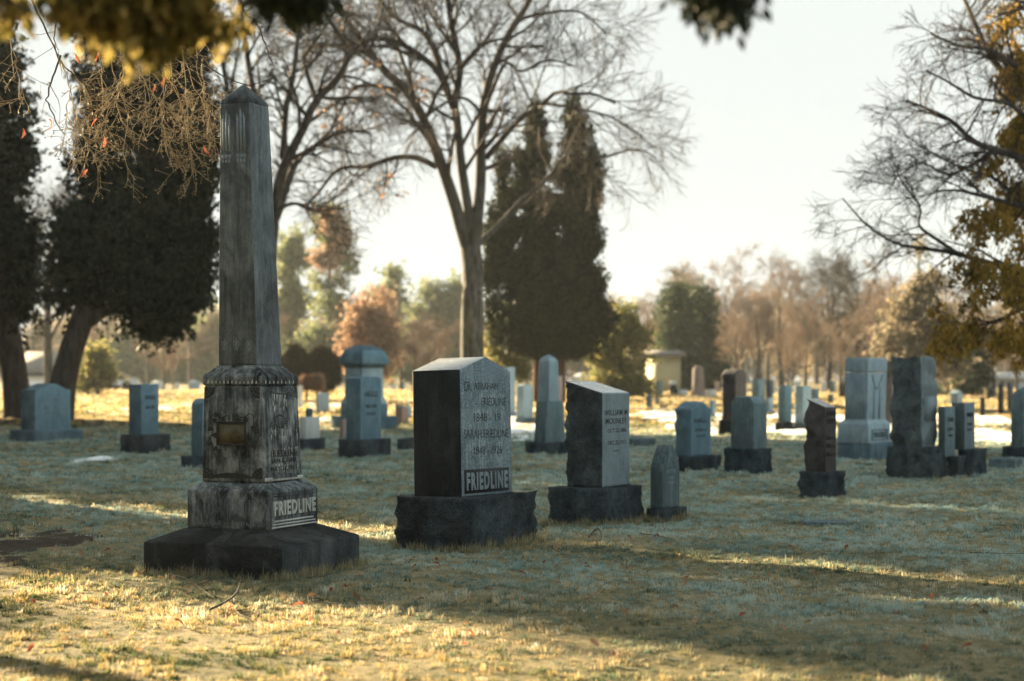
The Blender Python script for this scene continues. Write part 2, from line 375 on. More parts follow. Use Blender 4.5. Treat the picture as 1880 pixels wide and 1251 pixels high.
def lettering(name, parent, mat, lines, x, fat=0.0, thick=.004, label=None):
    """lines: (text, y_left, y_right, z_bottom, height) on the inscription face at local x; text runs along +Y"""
    g = Geo()
    for (s, ya, yb, zb, h) in lines:
        V, T = text_geo(s, fat)
        if not len(V): continue
        lo = V.min(0); hi = V.max(0)
        U = (V - lo) / np.maximum(hi - lo, 1e-6)
        P = np.stack([x - .004 + U[:, 2] * (thick + .004), ya + U[:, 0] * (yb - ya), zb + U[:, 1] * h], 1)
        g.add(P, T)
    return link(name, g.mesh(name), parent, mat)
def root_stone(name, fp, label, group=None, cat='gravestone'):
    e = empty(name, (fp.C[0], fp.C[1], fp.z), -fp.yaw); e['_yaw'] = -fp.yaw
    tag(e, label, cat, group); return e

# generic gravestone from picture measurements -------------------------------------------------
def gable(hgt): return lambda u, v: hgt * (1 - 2 * abs(v))
def arch(hgt): return lambda u, v: hgt * (1 - (2 * v) ** 2)
def serp(hgt): return lambda u, v: hgt * (.5 + .5 * math.cos(2 * math.pi * v)) - .25 * hgt * 0
def slant(hgt): return lambda u, v: hgt * (.5 - u)
def hip(hgt): return lambda u, v: hgt * (1 - max(0, 2 * abs(u) - .55) / .45 if abs(u) > .3 else 1) * (1 - 0)
GROUP = 'gravestones standing on the cemetery lawn'
def grave(name, label, base, die, mat, bmat=None, yaw=30, Y=None, top=None, taper=1.0, rough=0, brough=.012, bevel=.012, smooth_face=True, lean=0, res=None, seed=1, insc=None, rnd=0, ins_mat='groove', tall=None):
    """base=(L,N,R,top,bottom) die=(L,N,R,top,bottom)  rows/columns measured in the photo"""
    fp = Foot(yaw, base[0], base[1], base[2], base[4], Y)
    r = root_stone(name, fp, label, GROUP)
    zt = fp.zof(base[3], fp.wl, fp.wr)
    bm_ = M[bmat] if bmat else M[mat]
    block('base', r, bm_, fp.wl, fp.wr, -.12, zt, rough=brough, seed=seed, round_=.04, freq=6.5)
    if die:
        wl, wr, ox, oy = fp.stage(*die[:3])
        z0 = fp.zof(die[4], wl, wr); z1 = fp.zof(die[3], wl, wr)
        z0 = min(z0, zt - .012) if z0 < zt + .05 else zt - .012
        if top is not None and res is None and not rough: res = (4, 12, 1)
        skylit_face(block('tablet', r, M[mat], wl, wr, z0, z1, ox, oy, top, taper, rough, smooth_face, res, bevel, lean, seed, round_=rnd), mat)
        if insc:
            x = ox + wl / 2 + (wl * (taper - 1) * .25 if taper != 1 else 0) + .001
            hh = z1 - z0
            L = [(s, oy + wr * (a - .5), oy + wr * (b_ - .5), z0 + hh * c, hh * d) for s, a, b_, c, d in insc]
            lettering('inscription', r, M[ins_mat], L, x if taper == 1 else ox + wl / 2 * taper + .012)
    return r, fp

def facemap(A, B, side):
    """(s,t,h) -> local point on a flat side between lower section A and upper section B; h = out of the face"""
    def P(sec, x, y): return np.array([sec[3] + x * sec[0], sec[4] + y * sec[1], sec[2]])
    if side == 'R': a, b, c, d = P(A, .5, -.5), P(A, .5, .5), P(B, .5, -.5), P(B, .5, .5); n = np.array([1., 0, 0])
    else: a, b, c, d = P(A, -.5, -.5), P(A, .5, -.5), P(B, -.5, -.5), P(B, .5, -.5); n = np.array([0, -1., 0])
    def f(s, t, h=0.0):
        s = np.asarray(s, float)[..., None]; t = np.asarray(t, float)[..., None]; h = np.asarray(h, float)[..., None]
        return a * (1 - s) * (1 - t) + b * s * (1 - t) + c * (1 - s) * t + d * s * t + n * h
    return f
def face_text(g, fm, s, s0, s1, t0, t1, fat=0.0, thick=.004, shear=0):
    V, T = text_geo(s, fat); lo = V.min(0); hi = V.max(0); U = (V - lo) / np.maximum(hi - lo, 1e-6)
    g.add(fm(s0 + U[:, 0] * (s1 - s0), t0 + U[:, 1] * (t1 - t0) + shear * U[:, 0], -.004 + U[:, 2] * (thick + .004)), T)
def face_bar(g, fm, s0, s1, t0, t1, h=.004):
    P = np.array([fm(s, t, hh) for hh in (-.004, h) for s, t in ((s0, t0), (s1, t0), (s1, t1), (s0, t1))])
    g.add(P, np.array([(4, 5, 6, 7), (0, 1, 5, 4), (1, 2, 6, 5), (2, 3, 7, 6), (3, 0, 4, 7)]))
def drip(g, fm, s0, w, t0, t1, h=.0012):
    P = np.array([fm(s0, t1, h), fm(s0 + w, t1, h), fm(s0 + w * .75, t0 + (t1 - t0) * .3, h), fm(s0 + w * .5, t0, h), fm(s0 + w * .2, t0 + (t1 - t0) * .25, h)]); g.add(P, [np.array([(0, 4, 2, 1)]), np.array([(4, 3, 2)])])
def tubes(P, Rd, sides=5):
    """P (B,n,3) centre lines, Rd (B,n) radii -> verts, quads"""
    P = np.asarray(P, float); Rd = np.asarray(Rd, float); B, n, _ = P.shape
    T = np.gradient(P, axis=1); T /= np.linalg.norm(T, axis=2, keepdims=True) + 1e-9
    ref = np.where(np.abs(T[:, :1, 2:3]) > .85, np.array([1., 0, 0]), np.array([0, 0, 1.])); ref = np.broadcast_to(ref, T.shape)
    U = np.cross(T, ref); U /= np.linalg.norm(U, axis=2, keepdims=True) + 1e-9
    Vv = np.cross(T, U)
    ang = np.arange(sides) * 2 * math.pi / sides
    ring = U[:, :, None, :] * np.cos(ang)[None, None, :, None] + Vv[:, :, None, :] * np.sin(ang)[None, None, :, None]
    V = (P[:, :, None, :] + ring * Rd[:, :, None, None]).reshape(-1, 3)
    base = (np.arange(B) * n * sides)[:, None, None]; k = (np.arange(n - 1) * sides)[None, :, None]; j = np.arange(sides)[None, None, :]; j2 = (j + 1) % sides
    q = np.stack([base + k + j, base + k + j2, base + k + sides + j2, base + k + sides + j], -1).reshape(-1, 4)
    return V, q
def resample(pts, n):
    pts = np.asarray(pts, float)
    # Catmull-Rom through the points, then even spacing
    Q = np.vstack([2 * pts[0] - pts[1], pts, 2 * pts[-1] - pts[-2]]); out = []
    for i in range(1, len(Q) - 2):
        for t in np.linspace(0, 1, 8, endpoint=False):
            a, b, c, d = Q[i - 1], Q[i], Q[i + 1], Q[i + 2]
            out.append(.5 * ((2 * b) + (-a + c) * t + (2 * a - 5 * b + 4 * c - d) * t * t + (-a + 3 * b - 3 * c + d) * t ** 3))
    out.append(pts[-1]); out = np.array(out)
    d = np.concatenate([[0], np.cumsum(np.linalg.norm(np.diff(out, axis=0)[:, :3], axis=1))])
    u = np.linspace(0, d[-1], n)
    return np.stack([np.interp(u, d, out[:, k]) for k in range(pts.shape[1])], 1)

# ---- the tall obelisk ------------------------------------------------------------------------
fp = Foot(23, 263, 518, 660, 1068)
ob = root_stone('obelisk_monument', fp, 'tall dark weathered obelisk with pointed top on a broad dark slab', cat='monument')
def sec(L, N, Rr, py):
    wl, wr, ox, oy = fp.stage(L, N, Rr); return (wl, wr, fp.zof(py, wl, wr), ox, oy)
sp = sec(343, 495, 583, 975)
loft('base_slab', ob, M['slab'], [(fp.wl, fp.wr, -.12, 0, 0), (fp.wl, fp.wr, fp.zof(1006, fp.wl, fp.wr), 0, 0), (sp[0] * 1.0, sp[1] * 1.0, sp[2] + .004, sp[3], sp[4])], .009)
sb_ = [o for o in ob.children if o.name.startswith('base_slab')][0]; M['slab_face'] = stone('skylit_slab_side', (.042, .056, .064), (.014, .018, .021), (.20, .23, .24), .04, .5, .9, .9, .9, .2, bscale=24)
sb_.data.materials.append(M['slab_face']); sb_.data.polygons.foreach_set('material_index', [1 if p.normal.x > .75 else 0 for p in sb_.data.polygons])  # right side of the slab made paler, sky light put into its colour
s1 = sec(343, 495, 583, 903); s2 = sec(370, 487, 556, 888)
loft('plinth', ob, M['marble_dark'], [sp, s1, s2], .012)
d0 = sec(370.5, 486.5, 556, 887.5); d1 = sec(374, 480, 546, 709)
loft('die', ob, M['marble_dark'], [d0, d1], .012)
loft('cap_moulding', ob, M['marble_dark'], [sec(378, 479, 541, 709.5), sec(372, 481, 546.5, 706), sec(372, 480.5, 546, 692), sec(377, 480, 541, 686), sec(385, 478, 533, 683), sec(391, 476, 528, 677), sec(398, 473, 521, 674), sec(399, 472.5, 520, 671)], .004)
h0 = sec(400, 472, 519, 671.5); h1 = sec(403, 457.5, 494.5, 186)
wl, wr, ox, oy = fp.stage(446, 448.5, 450)
apex = (0.02, 0.02, H - (156.5 - HY) / F * fp.C[1] - fp.z, ox, oy)
shf = loft('shaft', ob, M['marble_shaft'], [h0, h1], .016)
shf.data.materials.append(M['marble_skylit_lime']); shf.data.polygons.foreach_set('material_index', [1 if p.normal.x > .8 else 0 for p in shf.data.polygons])  # sky light on the shaft's right face painted as paler marble
loft('pyramid_point', ob, M['marble_shaft'], [(h1[0] * .985, h1[1] * .985, h1[2] - .004, h1[3], h1[4]), (h1[0] * .93, h1[1] * .93, h1[2] + .025, h1[3], h1[4]), apex], .004)
# name on the plinth
fm = facemap(sp, s1, 'R'); g = Geo()
face_text(g, fm, 'FRIEDLINE', .07, .93, .36, .73, .035, .012); tag(link('raised_name', g.mesh('raised_name'), ob, M['letter_pale']), 'raised pale letters reading FRIEDLINE')
g = Geo()
for t0, t1, i in ((.035, .075, .03), (.115, .15, .06), (.19, .235, .10)): face_bar(g, fm, i, 1 - i, t0, t1, .006)
link('moulding', g.mesh('moulding'), ob, M['letter_pale'])
g = Geo()
for t0, t1, i in ((.84, .87, .08), (.91, .93, .08)): face_bar(g, fm, i, 1 - i, t0, t1, .005)
face_bar(g, fm, .015, .03, .03, .95, .006); face_bar(g, fm, .97, .985, .03, .95, .006)
link('moulding', g.mesh('moulding'), ob, M['marble_shaft'])
fm = facemap(sp, s1, 'L'); g = Geo(); rq = random.Random(8)
for k in range(40): c0 = rq.gauss(.5, .2); t1_ = rq.uniform(.62, .84); drip(g, fm, min(.95, max(.04, c0)), rq.uniform(.006, .02), t1_ - rq.uniform(.2, .5), t1_, .001)
for k in range(60): c0 = rq.uniform(.03, .95); drip(g, fm, c0, rq.uniform(.01, .03), .07 + rq.uniform(0, .03), .07 + rq.uniform(.06, .16), .001)
tag(link('lime_streaks', g.mesh('lime_streaks'), ob, M['marble_skylit_lime']), kind='stuff')
# die, inscription face
fm = facemap(d0, d1, 'R'); g = Geo()
face_text(g, fm, 'JAN.6,1883', .17, .84, .185, .245, .012, .003); face_text(g, fm, 'MAY 31,1911', .16, .84, .105, .165, .012, .003)
face_text(g, fm, 'FRIEDLINE', .17, .86, .26, .33, .012, .003)
for k in range(14):   # beaded wreath
    a = k * 2 * math.pi / 14
    face_bar(g, fm, .46 + .13 * math.cos(a) - .012, .46 + .13 * math.cos(a) + .012, .63 + .065 * math.sin(a) - .006, .63 + .065 * math.sin(a) + .006, .006)
link('inscription', g.mesh('inscription'), ob, M['groove'])
def strip(g, fm, pts, w, h=.006):
    """a flat ribbon following (s,t) points on a face"""
    P = resample(np.array([(*p, 0) for p in pts], float), 26)
    C3 = fm(P[:, 0], P[:, 1], h * .3)
    V, q = tubes(C3[None], np.full((1, len(P)), w), 5); g.add(V, q)
def disc(g, fm, s, t, rs, rt, h=.004, a0=0, a1=360, n=10):
    A = np.radians(np.linspace(a0, a1, n + 1)); P = [fm(s, t, h)] + [fm(s + rs * math.cos(a), t + rt * math.sin(a), h) for a in A]
    g.add(np.array(P), np.array([(0, i + 1, i + 2) for i in range(n)]))
g = Geo()
face_bar(g, fm, .01, .99, .012, .05, .005)
rs = random.Random(5)
for k in range(90):
    s_ = rs.uniform(.08, .92); t1_ = rs.choice([.34, .25, .17, .55, .48]) if k < 66 else rs.uniform(.75, .93); s_ = s_ if k < 66 else rs.uniform(.28, .68); t1_ += rs.uniform(-.02, .02)
    drip(g, fm, s_, rs.uniform(.006, .022), t1_ - rs.uniform(.03, .10), t1_)
link('lime_streaks', g.mesh('lime_streaks'), ob, M['letter_pale'])
g = Geo()
disc(g, fm, .5, .035, .34, .05, .009, 0, 180); 
for s_, t_, a0 in ((.02, .985, 270), (.98, .985, 180)):
    for rr in (.09, .13, .17): strip(g, fm, [(s_ + 1.6 * rr * math.cos(R(a0 + q)), t_ + .62 * rr * math.sin(R(a0 + q))) for q in (0, 30, 60, 90)], .0035)
strip(g, fm, [(.15, .97), (.35, .93), (.5, .92), (.65, .93), (.85, .97)], .006)
link('carving', g.mesh('carving'), ob, M['marble_shaft'])
# die, plaque face
fm = facemap(d0, d1, 'L'); g = Geo()
face_bar(g, fm, .26, .70, .40, .61, .004)
pq = link('brass_plaque', g.mesh('brass_plaque'), ob, M['bronze'])
g = Geo()
for a in ((.24, .26, .38, .63), (.70, .72, .38, .63), (.24, .72, .61, .63), (.24, .72, .38, .40)): face_bar(g, fm, *a, .008)
link('frame', g.mesh('frame'), pq, M['groove'])
def zp(x, y): return ((x - 60) / 592, (1185 - y) / 915)
g = Geo()
vl = [zp(*p) for p in ((215, 1000), (175, 900), (150, 820), (135, 760), (165, 690), (130, 600), (150, 550), (200, 545), (240, 575), (300, 550), (325, 560), (315, 580))]
vr = [zp(*p) for p in ((450, 1000), (500, 880), (545, 790), (540, 700), (565, 610), (555, 545), (520, 530), (500, 550), (450, 570), (390, 545), (350, 560))]
strip(g, fm, vl, .0035); strip(g, fm, vr, .0035)
strip(g, fm, [zp(180, 960), zp(150, 940), zp(165, 915), zp(195, 940)], .003); strip(g, fm, [zp(135, 760), zp(120, 800), zp(150, 830)], .003)
for i, (x, y) in enumerate(((195, 545), (265, 590), (180, 600), (135, 680), (180, 740), (130, 820), (195, 870), (230, 890), (415, 590), (490, 590), (560, 670), (510, 750), (560, 840), (450, 880), (500, 830))):
    s_, t_ = zp(x, y); a = i * 1.3
    for q in range(3): disc(g, fm, s_ + .022 * math.cos(a + q * 2.1), t_ + .014 * math.sin(a + q * 2.1), .026, .017, .0045 + q * .0007, n=7)
disc(g, fm, .49, .045, .32, .055, .006, 0, 180)
for s_, t_, a0 in ((.03, .985, 270), (.97, .985, 180), (.03, .04, 0), (.97, .04, 90)): disc(g, fm, s_, t_, .17, .115, .005, a0, a0 + 90)
link('carved_vine', g.mesh('carved_vine'), ob, M['groove'])
g = Geo()
for s_, t_, a0 in ((.03, .985, 270), (.97, .985, 180), (.03, .04, 0), (.97, .04, 90)):
    for q in (12, 36, 60, 84):
        disc(g, fm, s_ + .125 * math.cos(R(a0 + q)), t_ + .085 * math.sin(R(a0 + q)), .013, .009, .007, n=6)
        disc(g, fm, s_ + .07 * math.cos(R(a0 + q)), t_ + .048 * math.sin(R(a0 + q)), .008, .006, .007, n=6)
for q in range(9):
    a = R(50 + q * 12); s_, t_ = .42, .76
    strip(g, fm, [(s_, t_), (s_ + .05 * math.cos(a), t_ + .045 * math.sin(a)), (s_ + (.10 + .02 * (q % 2)) * math.cos(a + .15), t_ + .09 * math.sin(a))], .0022)
for s_, t0, t1 in ((.44, .645, .71), (.5, .645, .72), (.56, .63, .7), (.60, .10, .33), (.33, .12, .25)): face_bar(g, fm, s_, s_ + .02, t0, t1, .003)
link('lime_streaks', g.mesh('lime_streaks'), ob, M['marble_shaft'])
# cap drops
g = Geo(); cA = sec(372, 480.5, 546.5, 706); cB = sec(372, 480.5, 546, 692)
for sd in 'LR':
    f2 = facemap(cA, cB, sd)
    for k in range(13 if sd == 'L' else 8):
        s_ = .08 + k * (.068 if sd == 'L' else .11); hgt = .35 + .3 * rs.random()
        P = [f2(s_, .12, .004), f2(s_ + .035, .12, .004), f2(s_ + .018, .12 + hgt, .004)]; g.add(np.array(P), np.array([(0, 1, 2)]))
link('pendant_drops', g.mesh('pendant_drops'), ob, M['letter_pale'])
# shaft carving
fm = facemap(h0, h1, 'L'); g = Geo()
def st(x, y):   # crop coordinates of the shaft face
    ymap = 140 + y / 2.235; t = (671.5 - ymap) / (671.5 - 186); xl = 400 + 3 * t; xr = 472 - 14.5 * t; return ((250 + x / 2.235 - xl) / (xr - xl), t)
for x, ytop in ((358, 170), (371, 148), (384, 165), (418, 165), (432, 145), (446, 165)):
    s0, t0 = st(x, 305); s1_, t1 = st(x, ytop); face_bar(g, fm, s0 - .03, s0 + .03, t0, t1, .006)
    s2_, t2 = st(x, 335); face_bar(g, fm, s2_ - .035, s2_ + .035, t2, st(x, 318)[1], .007); disc(g, fm, s2_, t2 - .008, .04, .008, .007, n=6)
    P = [fm(s0 - .03, t1, .006), fm(s0 + .03, t1, .006), fm(s0, t1 + .018, .006)]; g.add(np.array(P), np.array([(0, 1, 2)]))
for x in (362, 412, 465):
    s_, t_ = st(x, 1125)
    for q in (-1, 0, 1): strip(g, fm, [(s_ + .02 * q, t_), (s_ + .07 * q, t_ + .025), (s_ + .035 * q, t_ + (.045 if q == 0 else .035)), (s_, t_ + .01)], .0022)
link('carved_lancets', g.mesh('carved_lancets'), ob, M['granite_smooth'])

# ---- gabled tablet with the family name ------------------------------------------------------
fp2 = Foot(28, 722, 869, 988, 1010)
tb = root_stone('gabled_gravestone', fp2, 'large speckled grey gravestone with gabled top, black side and boxed family name', GROUP)
zt = fp2.zof(917, fp2.wl, fp2.wr)
block('base', tb, M['granite_base'], fp2.wl, fp2.wr, -.12, zt, rough=.015, seed=4, round_=.03, res=(30, 44, 20), freq=7.5)
wl, wr, ox, oy = fp2.stage(760.5, 848, 940.5); z0 = zt - .005; z1 = fp2.zof(681, wl, wr)
pk = .115
tab = block('tablet', tb, M['granite_grey'], wl, wr, z0, z1, ox, oy, gable(pk), bevel=.006, lean=1.7)
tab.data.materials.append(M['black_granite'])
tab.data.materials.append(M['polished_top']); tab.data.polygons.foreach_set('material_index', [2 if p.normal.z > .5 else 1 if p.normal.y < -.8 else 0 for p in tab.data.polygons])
a_ = R(1.7); ax_ = Vector((-math.sin(-fp2.yaw), math.cos(-fp2.yaw), 0)); Rm2 = np.array(Matrix.Rotation(-a_, 3, ax_)).T
def fm2(s, t, h=0.0):
    s = np.asarray(s, float); t = np.asarray(t, float); h = np.asarray(h, float) + 0 * s
    P = np.stack([np.full_like(s, wl / 2) + h, (s - .5) * wr, t * (z1 - z0)], -1) @ Rm2
    return P + np.array([ox, oy, z0])
g = Geo()
face_bar(g, fm2, .05, .93, .02, .21, .0025)
link('name_panel', g.mesh('name_panel'), tb, M['groove'])
g = Geo(); face_text(g, fm2, 'FRIEDLINE', .09, .90, .045, .185, .04, .006)
tag(link('raised_name', g.mesh('raised_name'), tb, M['granite_smooth']), 'raised grey letters reading FRIEDLINE')
g = Geo()
for s, a, b, c, d in (('DR.', .08, .22, .83, .905), ('ABRAHAM', .26, .74, .845, .90), ('FRIEDLINE', .40, .90, .715, .78), ('1848 - 19', .25, .78, .59, .655), ('SARAH FRIEDLINE', .06, .94, .455, .525), ('1848 - 1926', .25, .80, .325, .39)):
    face_text(g, fm2, s, a, b, c, d, -.006, .0012)
link('inscription', g.mesh('inscription'), tb, M['groove'])
g = Geo()
for k in range(95):
    s_ = rs.uniform(.1, .88); t_ = rs.choice([.82, .70, .58, .44, .31]) - rs.uniform(0, .03); ln = rs.uniform(.04, .11)
    drip(g, fm2, s_, rs.uniform(.004, .013), t_ - ln, t_, .0008)
link('lime_streaks', g.mesh('lime_streaks'), tb, M['granite_smooth_face'])

# ---- slant-topped rock-faced stone -----------------------------------------------------------
r3, fp3 = grave('slant_gravestone', 'gravestone with slanted pale top and rough dark side, right of the large gabled one', (1004, 1115, 1184, 899, 962), None, 'rock_dark', 'granite_base', yaw=30, brough=.014, seed=9)
wl, wr, ox, oy = fp3.stage(1038, 1105.5, 1155.5); z0 = fp3.zof(892, wl, wr) - .02; z1 = fp3.zof(722, wl, wr)
t3 = block('tablet', r3, M['rock_dark'], wl, wr, z0, z1, ox, oy, slant(.115), 1, .013, True, (22, 24, 38), 0, 0, 12, freq=5.5)
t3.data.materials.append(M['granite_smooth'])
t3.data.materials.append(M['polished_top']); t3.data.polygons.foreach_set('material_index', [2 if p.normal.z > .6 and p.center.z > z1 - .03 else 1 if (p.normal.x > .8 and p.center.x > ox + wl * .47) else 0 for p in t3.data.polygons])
A3 = (wl, wr, z0, ox, oy); B3 = (wl, wr, z1, ox, oy); fm = facemap(A3, B3, 'R'); g = Geo()
for s, a, b, c, d in (('WILLIAM M', .08, .92, .76, .82), ('MCKINLEY', .12, .9, .67, .73), ('OCT.23,1886', .2, .88, .57, .62), ('DEC.22,1912', .2, .88, .44, .49), ('-', .42, .62, .375, .385)):
    face_text(g, fm, s, a, b, c, d, .01, .0015)
link('inscription', g.mesh('inscription'), r3, M['groove'])

# ---- the others ------------------------------------------------------------------------------
gothic_w = lambda w: 1 if w < .5 else max(.10, 1 - ((w - .5) / .5) ** 1.7 * .9)
r4, fp4 = grave('pointed_gravestone', 'small dark gravestone with a pointed arched top, just right of the slant-topped stone', (1186, 1221, 1263, 935, 955), None, 'blue_granite', 'granite_base', yaw=33, brough=.006, seed=3)
wl, wr, ox, oy = fp4.stage(1194, 1217, 1248); z0 = fp4.zof(932, wl, wr) - .01; z1 = fp4.zof(818, wl, wr)
(block('tablet', r4, M['teal_granite'], wl, wr, z0, z1, ox, oy, None, 1, 0, False, (2, 4, 16), .008, 0, 0, lambda w: 1 if w < .62 else max(.16, 1 - ((w - .62) / .38) ** 1.5 * .84)))
fm = facemap((wl, wr, z0, ox, oy), (wl, wr, z1, ox, oy), 'R'); g = Geo()
for s, a, b, c, d in (('MOTHER', .25, .75, .55, .61), ('1841', .32, .68, .45, .50), ('1909', .32, .68, .37, .42)): face_text(g, fm, s, a, b, c, d, .01, .0015)
strip(g, fm, [(.18, .05), (.14, .3), (.16, .55), (.5, .86), (.84, .55), (.86, .3), (.82, .05)], .004)
link('inscription', g.mesh('inscription'), r4, M['pale_granite'])

TXT = lambda a, b, c='': tuple(x for x in ((a, .2, .8, .70, .09), (b, .25, .75, .52, .06), (c, .3, .7, .40, .05)) if x[0])
grave('serpentine_gravestone', 'wide blue-grey gravestone with a curved top in front of the two leaning tree trunks', (15, 65, 156, 790.6, 812), (38, 64, 130, 716, 788), 'blue_granite', yaw=30, top=serp(.14), insc=TXT('SMITH', 'FATHER', 'MOTHER'), seed=5, brough=.006, ins_mat='granite_smooth')
grave('square_gravestone', 'narrow blue-grey gravestone with a square top on a wide dark block, left of the obelisk', (219, 265, 315, 799, 832), (236, 259, 292, 706, 800), 'blue_granite', 'granite_base', yaw=32, taper=1.0, insc=TXT('WARD', '1848 1901'), seed=6, brough=.006)
grave('round_topped_gravestone', 'dark blue-grey gravestone with a rounded top half hidden behind the left edge of the obelisk', (331, 352, 412, 838, 862), (351, 372, 400, 741, 838), 'blue_granite', 'granite_base', yaw=30, top=arch(.08), seed=7, brough=.006)
r_, f_ = grave('draped_gravestone', 'low pale gravestone with a small capped top just right of the obelisk', (545, 560, 599, 806, 828), (548, 562, 588, 766, 807), 'white_marble', 'granite_base', yaw=30, seed=8, brough=.006, taper=.97)
wl, wr, ox, oy = f_.stage(560, 566, 575); z0 = f_.zof(767, wl, wr) - .02; z1 = f_.zof(750, wl, wr)
block('finial', r_, M['blue_granite'], wl, wr, z0, z1, ox, oy, None, .9, bevel=.02)
grave('small_pale_gravestone', 'small pale gravestone with a soft top in front of the round brown shrubs', (578, 584, 606, 754, 759), (580, 584, 605, 724, 755), 'pale_granite', yaw=22, top=arch(.06), seed=9, brough=0.004)
# domed monument
r_, f_ = grave('domed_monument', 'tall grey monument with a domed cap, between the obelisk and the large gabled stone', (604, 665, 733, 765, 791), (625, 665, 712, 742, 766), 'blue_granite', yaw=45, seed=10, brough=.008)
def S_(a, b, c, py, ff=f_):
    wl, wr, ox, oy = ff.stage(a, b, c); return (wl, wr, ff.zof(py, wl, wr), ox, oy)
skylit_face(loft('shaft', r_, M['pale_granite'], [S_(624, 665, 712, 743), S_(628, 665, 709, 736), S_(632, 665, 705, 728), S_(633, 665, 704, 675)], .02), 'pale_granite')
loft('neck', r_, M['teal_granite'], [S_(631, 665, 707, 675.5), S_(630, 665, 708, 668)], .01)
dome = [S_(622, 665, 716, 669)]
for k in range(1, 9):
    a = k / 8 * math.pi / 2; c = math.cos(a) ** .8 * .9 + .1; cx_ = 668
    dome.append(S_(cx_ - 46 * c, 665 + (1 - c) * 2, cx_ + 47 * c, 665 - 31 * math.sin(a)))
skylit_face(loft('dome', r_, M['blue_granite'], dome, .02), 'blue_granite')
grave('slab_gravestone', 'narrow upright gravestone with clipped corners standing in front of the domed monument', (619, 665, 720, 808, 843), (635, 662, 700, 695, 809), 'blue_granite', 'granite_base', yaw=28, top=lambda u, v: .03 * (1 - max(0, abs(v) * 2 - .6) / .4), insc=TXT('HIGGS', '1861-1919', 'EVA'), res=(2, 10, 1), seed=11, brough=.008)
grave('thin_pink_gravestone', 'thin pinkish gravestone half hidden behind the slab in front of the domed monument', (622, 627, 640, 803, 808), (624, 629, 645, 770, 804), 'pink_granite', yaw=25, seed=12, brough=.004)
grave('low_wedge_marker', 'low dark wedge marker in the grass left of the large gabled stone', (728, 748, 780, 806, 830), None, 'granite_base', yaw=14, seed=13)
grave('dark_red_gravestone', 'small dark red gravestone leaning between the domed monument and the large gabled stone', (723, 738, 752, 776, 781), (725, 738, 750, 750, 777), 'pink_granite', 'red_granite', yaw=40, seed=14, top=slant(.1), brough=.004)
grave('small_blue_gravestone', 'small blue-grey gravestone behind the dark red one', (736, 741, 758, 763, 768), (738, 742, 756, 746, 764), 'pale_granite', yaw=25, seed=15, brough=.003)
grave('tall_thin_gravestone', 'tall thin pale gravestone peeping out behind the right edge of the large gabled stone', (920, 930, 950, 757, 768), (924, 932, 946, 674, 758), 'pale_granite', yaw=30, seed=16, brough=.005)
grave('plain_gravestone', 'plain grey gravestone between the large gabled stone and the small pale obelisk', (944, 960, 984, 768, 778), (948, 961, 979, 709, 769), 'pale_granite', 'teal_granite', yaw=36, top=arch(.05), seed=17, brough=.006)
# small obelisk
r_, f_ = grave('small_obelisk_monument', 'small pale blue-grey obelisk with a pointed top behind the slant-topped stone', (962, 1003, 1046, 813, 838), None, 'pale_granite', 'granite_base', yaw=42, seed=18, brough=.006)
def S5(a, b, c, py): return S_(a, b, c, py, f_)
skylit_face(loft('die', r_, M['teal_granite'], [S5(980, 1001, 1038, 814), S5(984, 1005, 1035, 737)], .012), 'teal_granite')
a = S5(1005.5, 1007.5, 1009, 651)
skylit_face(loft('spire', r_, M['pale_granite'], [S5(987, 1008, 1027, 737.5), S5(989, 1008, 1025, 664), S5(993, 1008, 1020, 657), a], .012), 'pale_granite')
grave('rosy_gravestone', 'pinkish thin gravestone peeping out right behind the small pale obelisk', (1010, 1022, 1036, 762, 768), (1014, 1024, 1033, 690, 763), 'pink_granite', yaw=35, seed=19, brough=.005)
grave('low_ledger_stone', 'low dark wedge stone lying right of the slant-topped stone', (1140, 1178, 1206, 806, 822), None, 'teal_granite', yaw=33, seed=20)
grave('curved_top_gravestone', 'pale blue-grey gravestone with a low curved top, right behind the pointed small stone', (1243, 1272, 1326, 839, 867), (1239, 1268, 1305, 750, 838), 'blue_granite', 'granite_base', yaw=34, top=serp(.10), rough=.012, seed=21, insc=TXT('HALL', '1851', '1915'))
grave('hipped_gravestone', 'grey-green gravestone with a sloped-edge top leaning right on a large black block', (1327, 1395, 1419, 825, 872), (1341, 1383, 1408, 741, 825), 'teal_granite', 'granite_base', yaw=36, seed=22, top=lambda u, v: .10 * (1 - max(0, abs(2 * u) - .6) / .4 * .9), res=(10, 2, 1), lean=-1.5, bevel=.015)
r_, f_ = grave('red_slant_gravestone', 'reddish brown gravestone with a slanted top, in front of the pale pillar monument', (1463, 1521, 1553, 868, 912), None, 'red_granite', 'granite_base', yaw=38, seed=23, brough=.018)
wl, wr, ox, oy = f_.stage(1480, 1515, 1535); z0 = f_.zof(868, wl, wr) - .03; z1 = f_.zof(748, wl, wr)
t_ = block('tablet', r_, M['red_granite'], wl, wr, z0, z1, ox, oy, slant(.10), 1, .028, True, (14, 16, 26), 0, 0, 31, freq=2.4)
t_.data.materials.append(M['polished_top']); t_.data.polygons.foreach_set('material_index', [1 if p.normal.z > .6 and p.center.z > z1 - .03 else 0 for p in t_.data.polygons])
fm = facemap((wl, wr, z0, ox, oy), (wl, wr, z1, ox, oy), 'R'); g = Geo()
for k in range(3): face_bar(g, fm, .08, .92, .50 - k * .12 + .02, .57 - k * .12 + .02, .004)
face_text(g, fm, 'JOHN H', .1, .9, .86, .94, .02, .006); face_text(g, fm, 'BURNS', .15, .85, .75, .83, .02, .006)
link('inscription', g.mesh('inscription'), r_, M['groove'])
t_ = Geo()
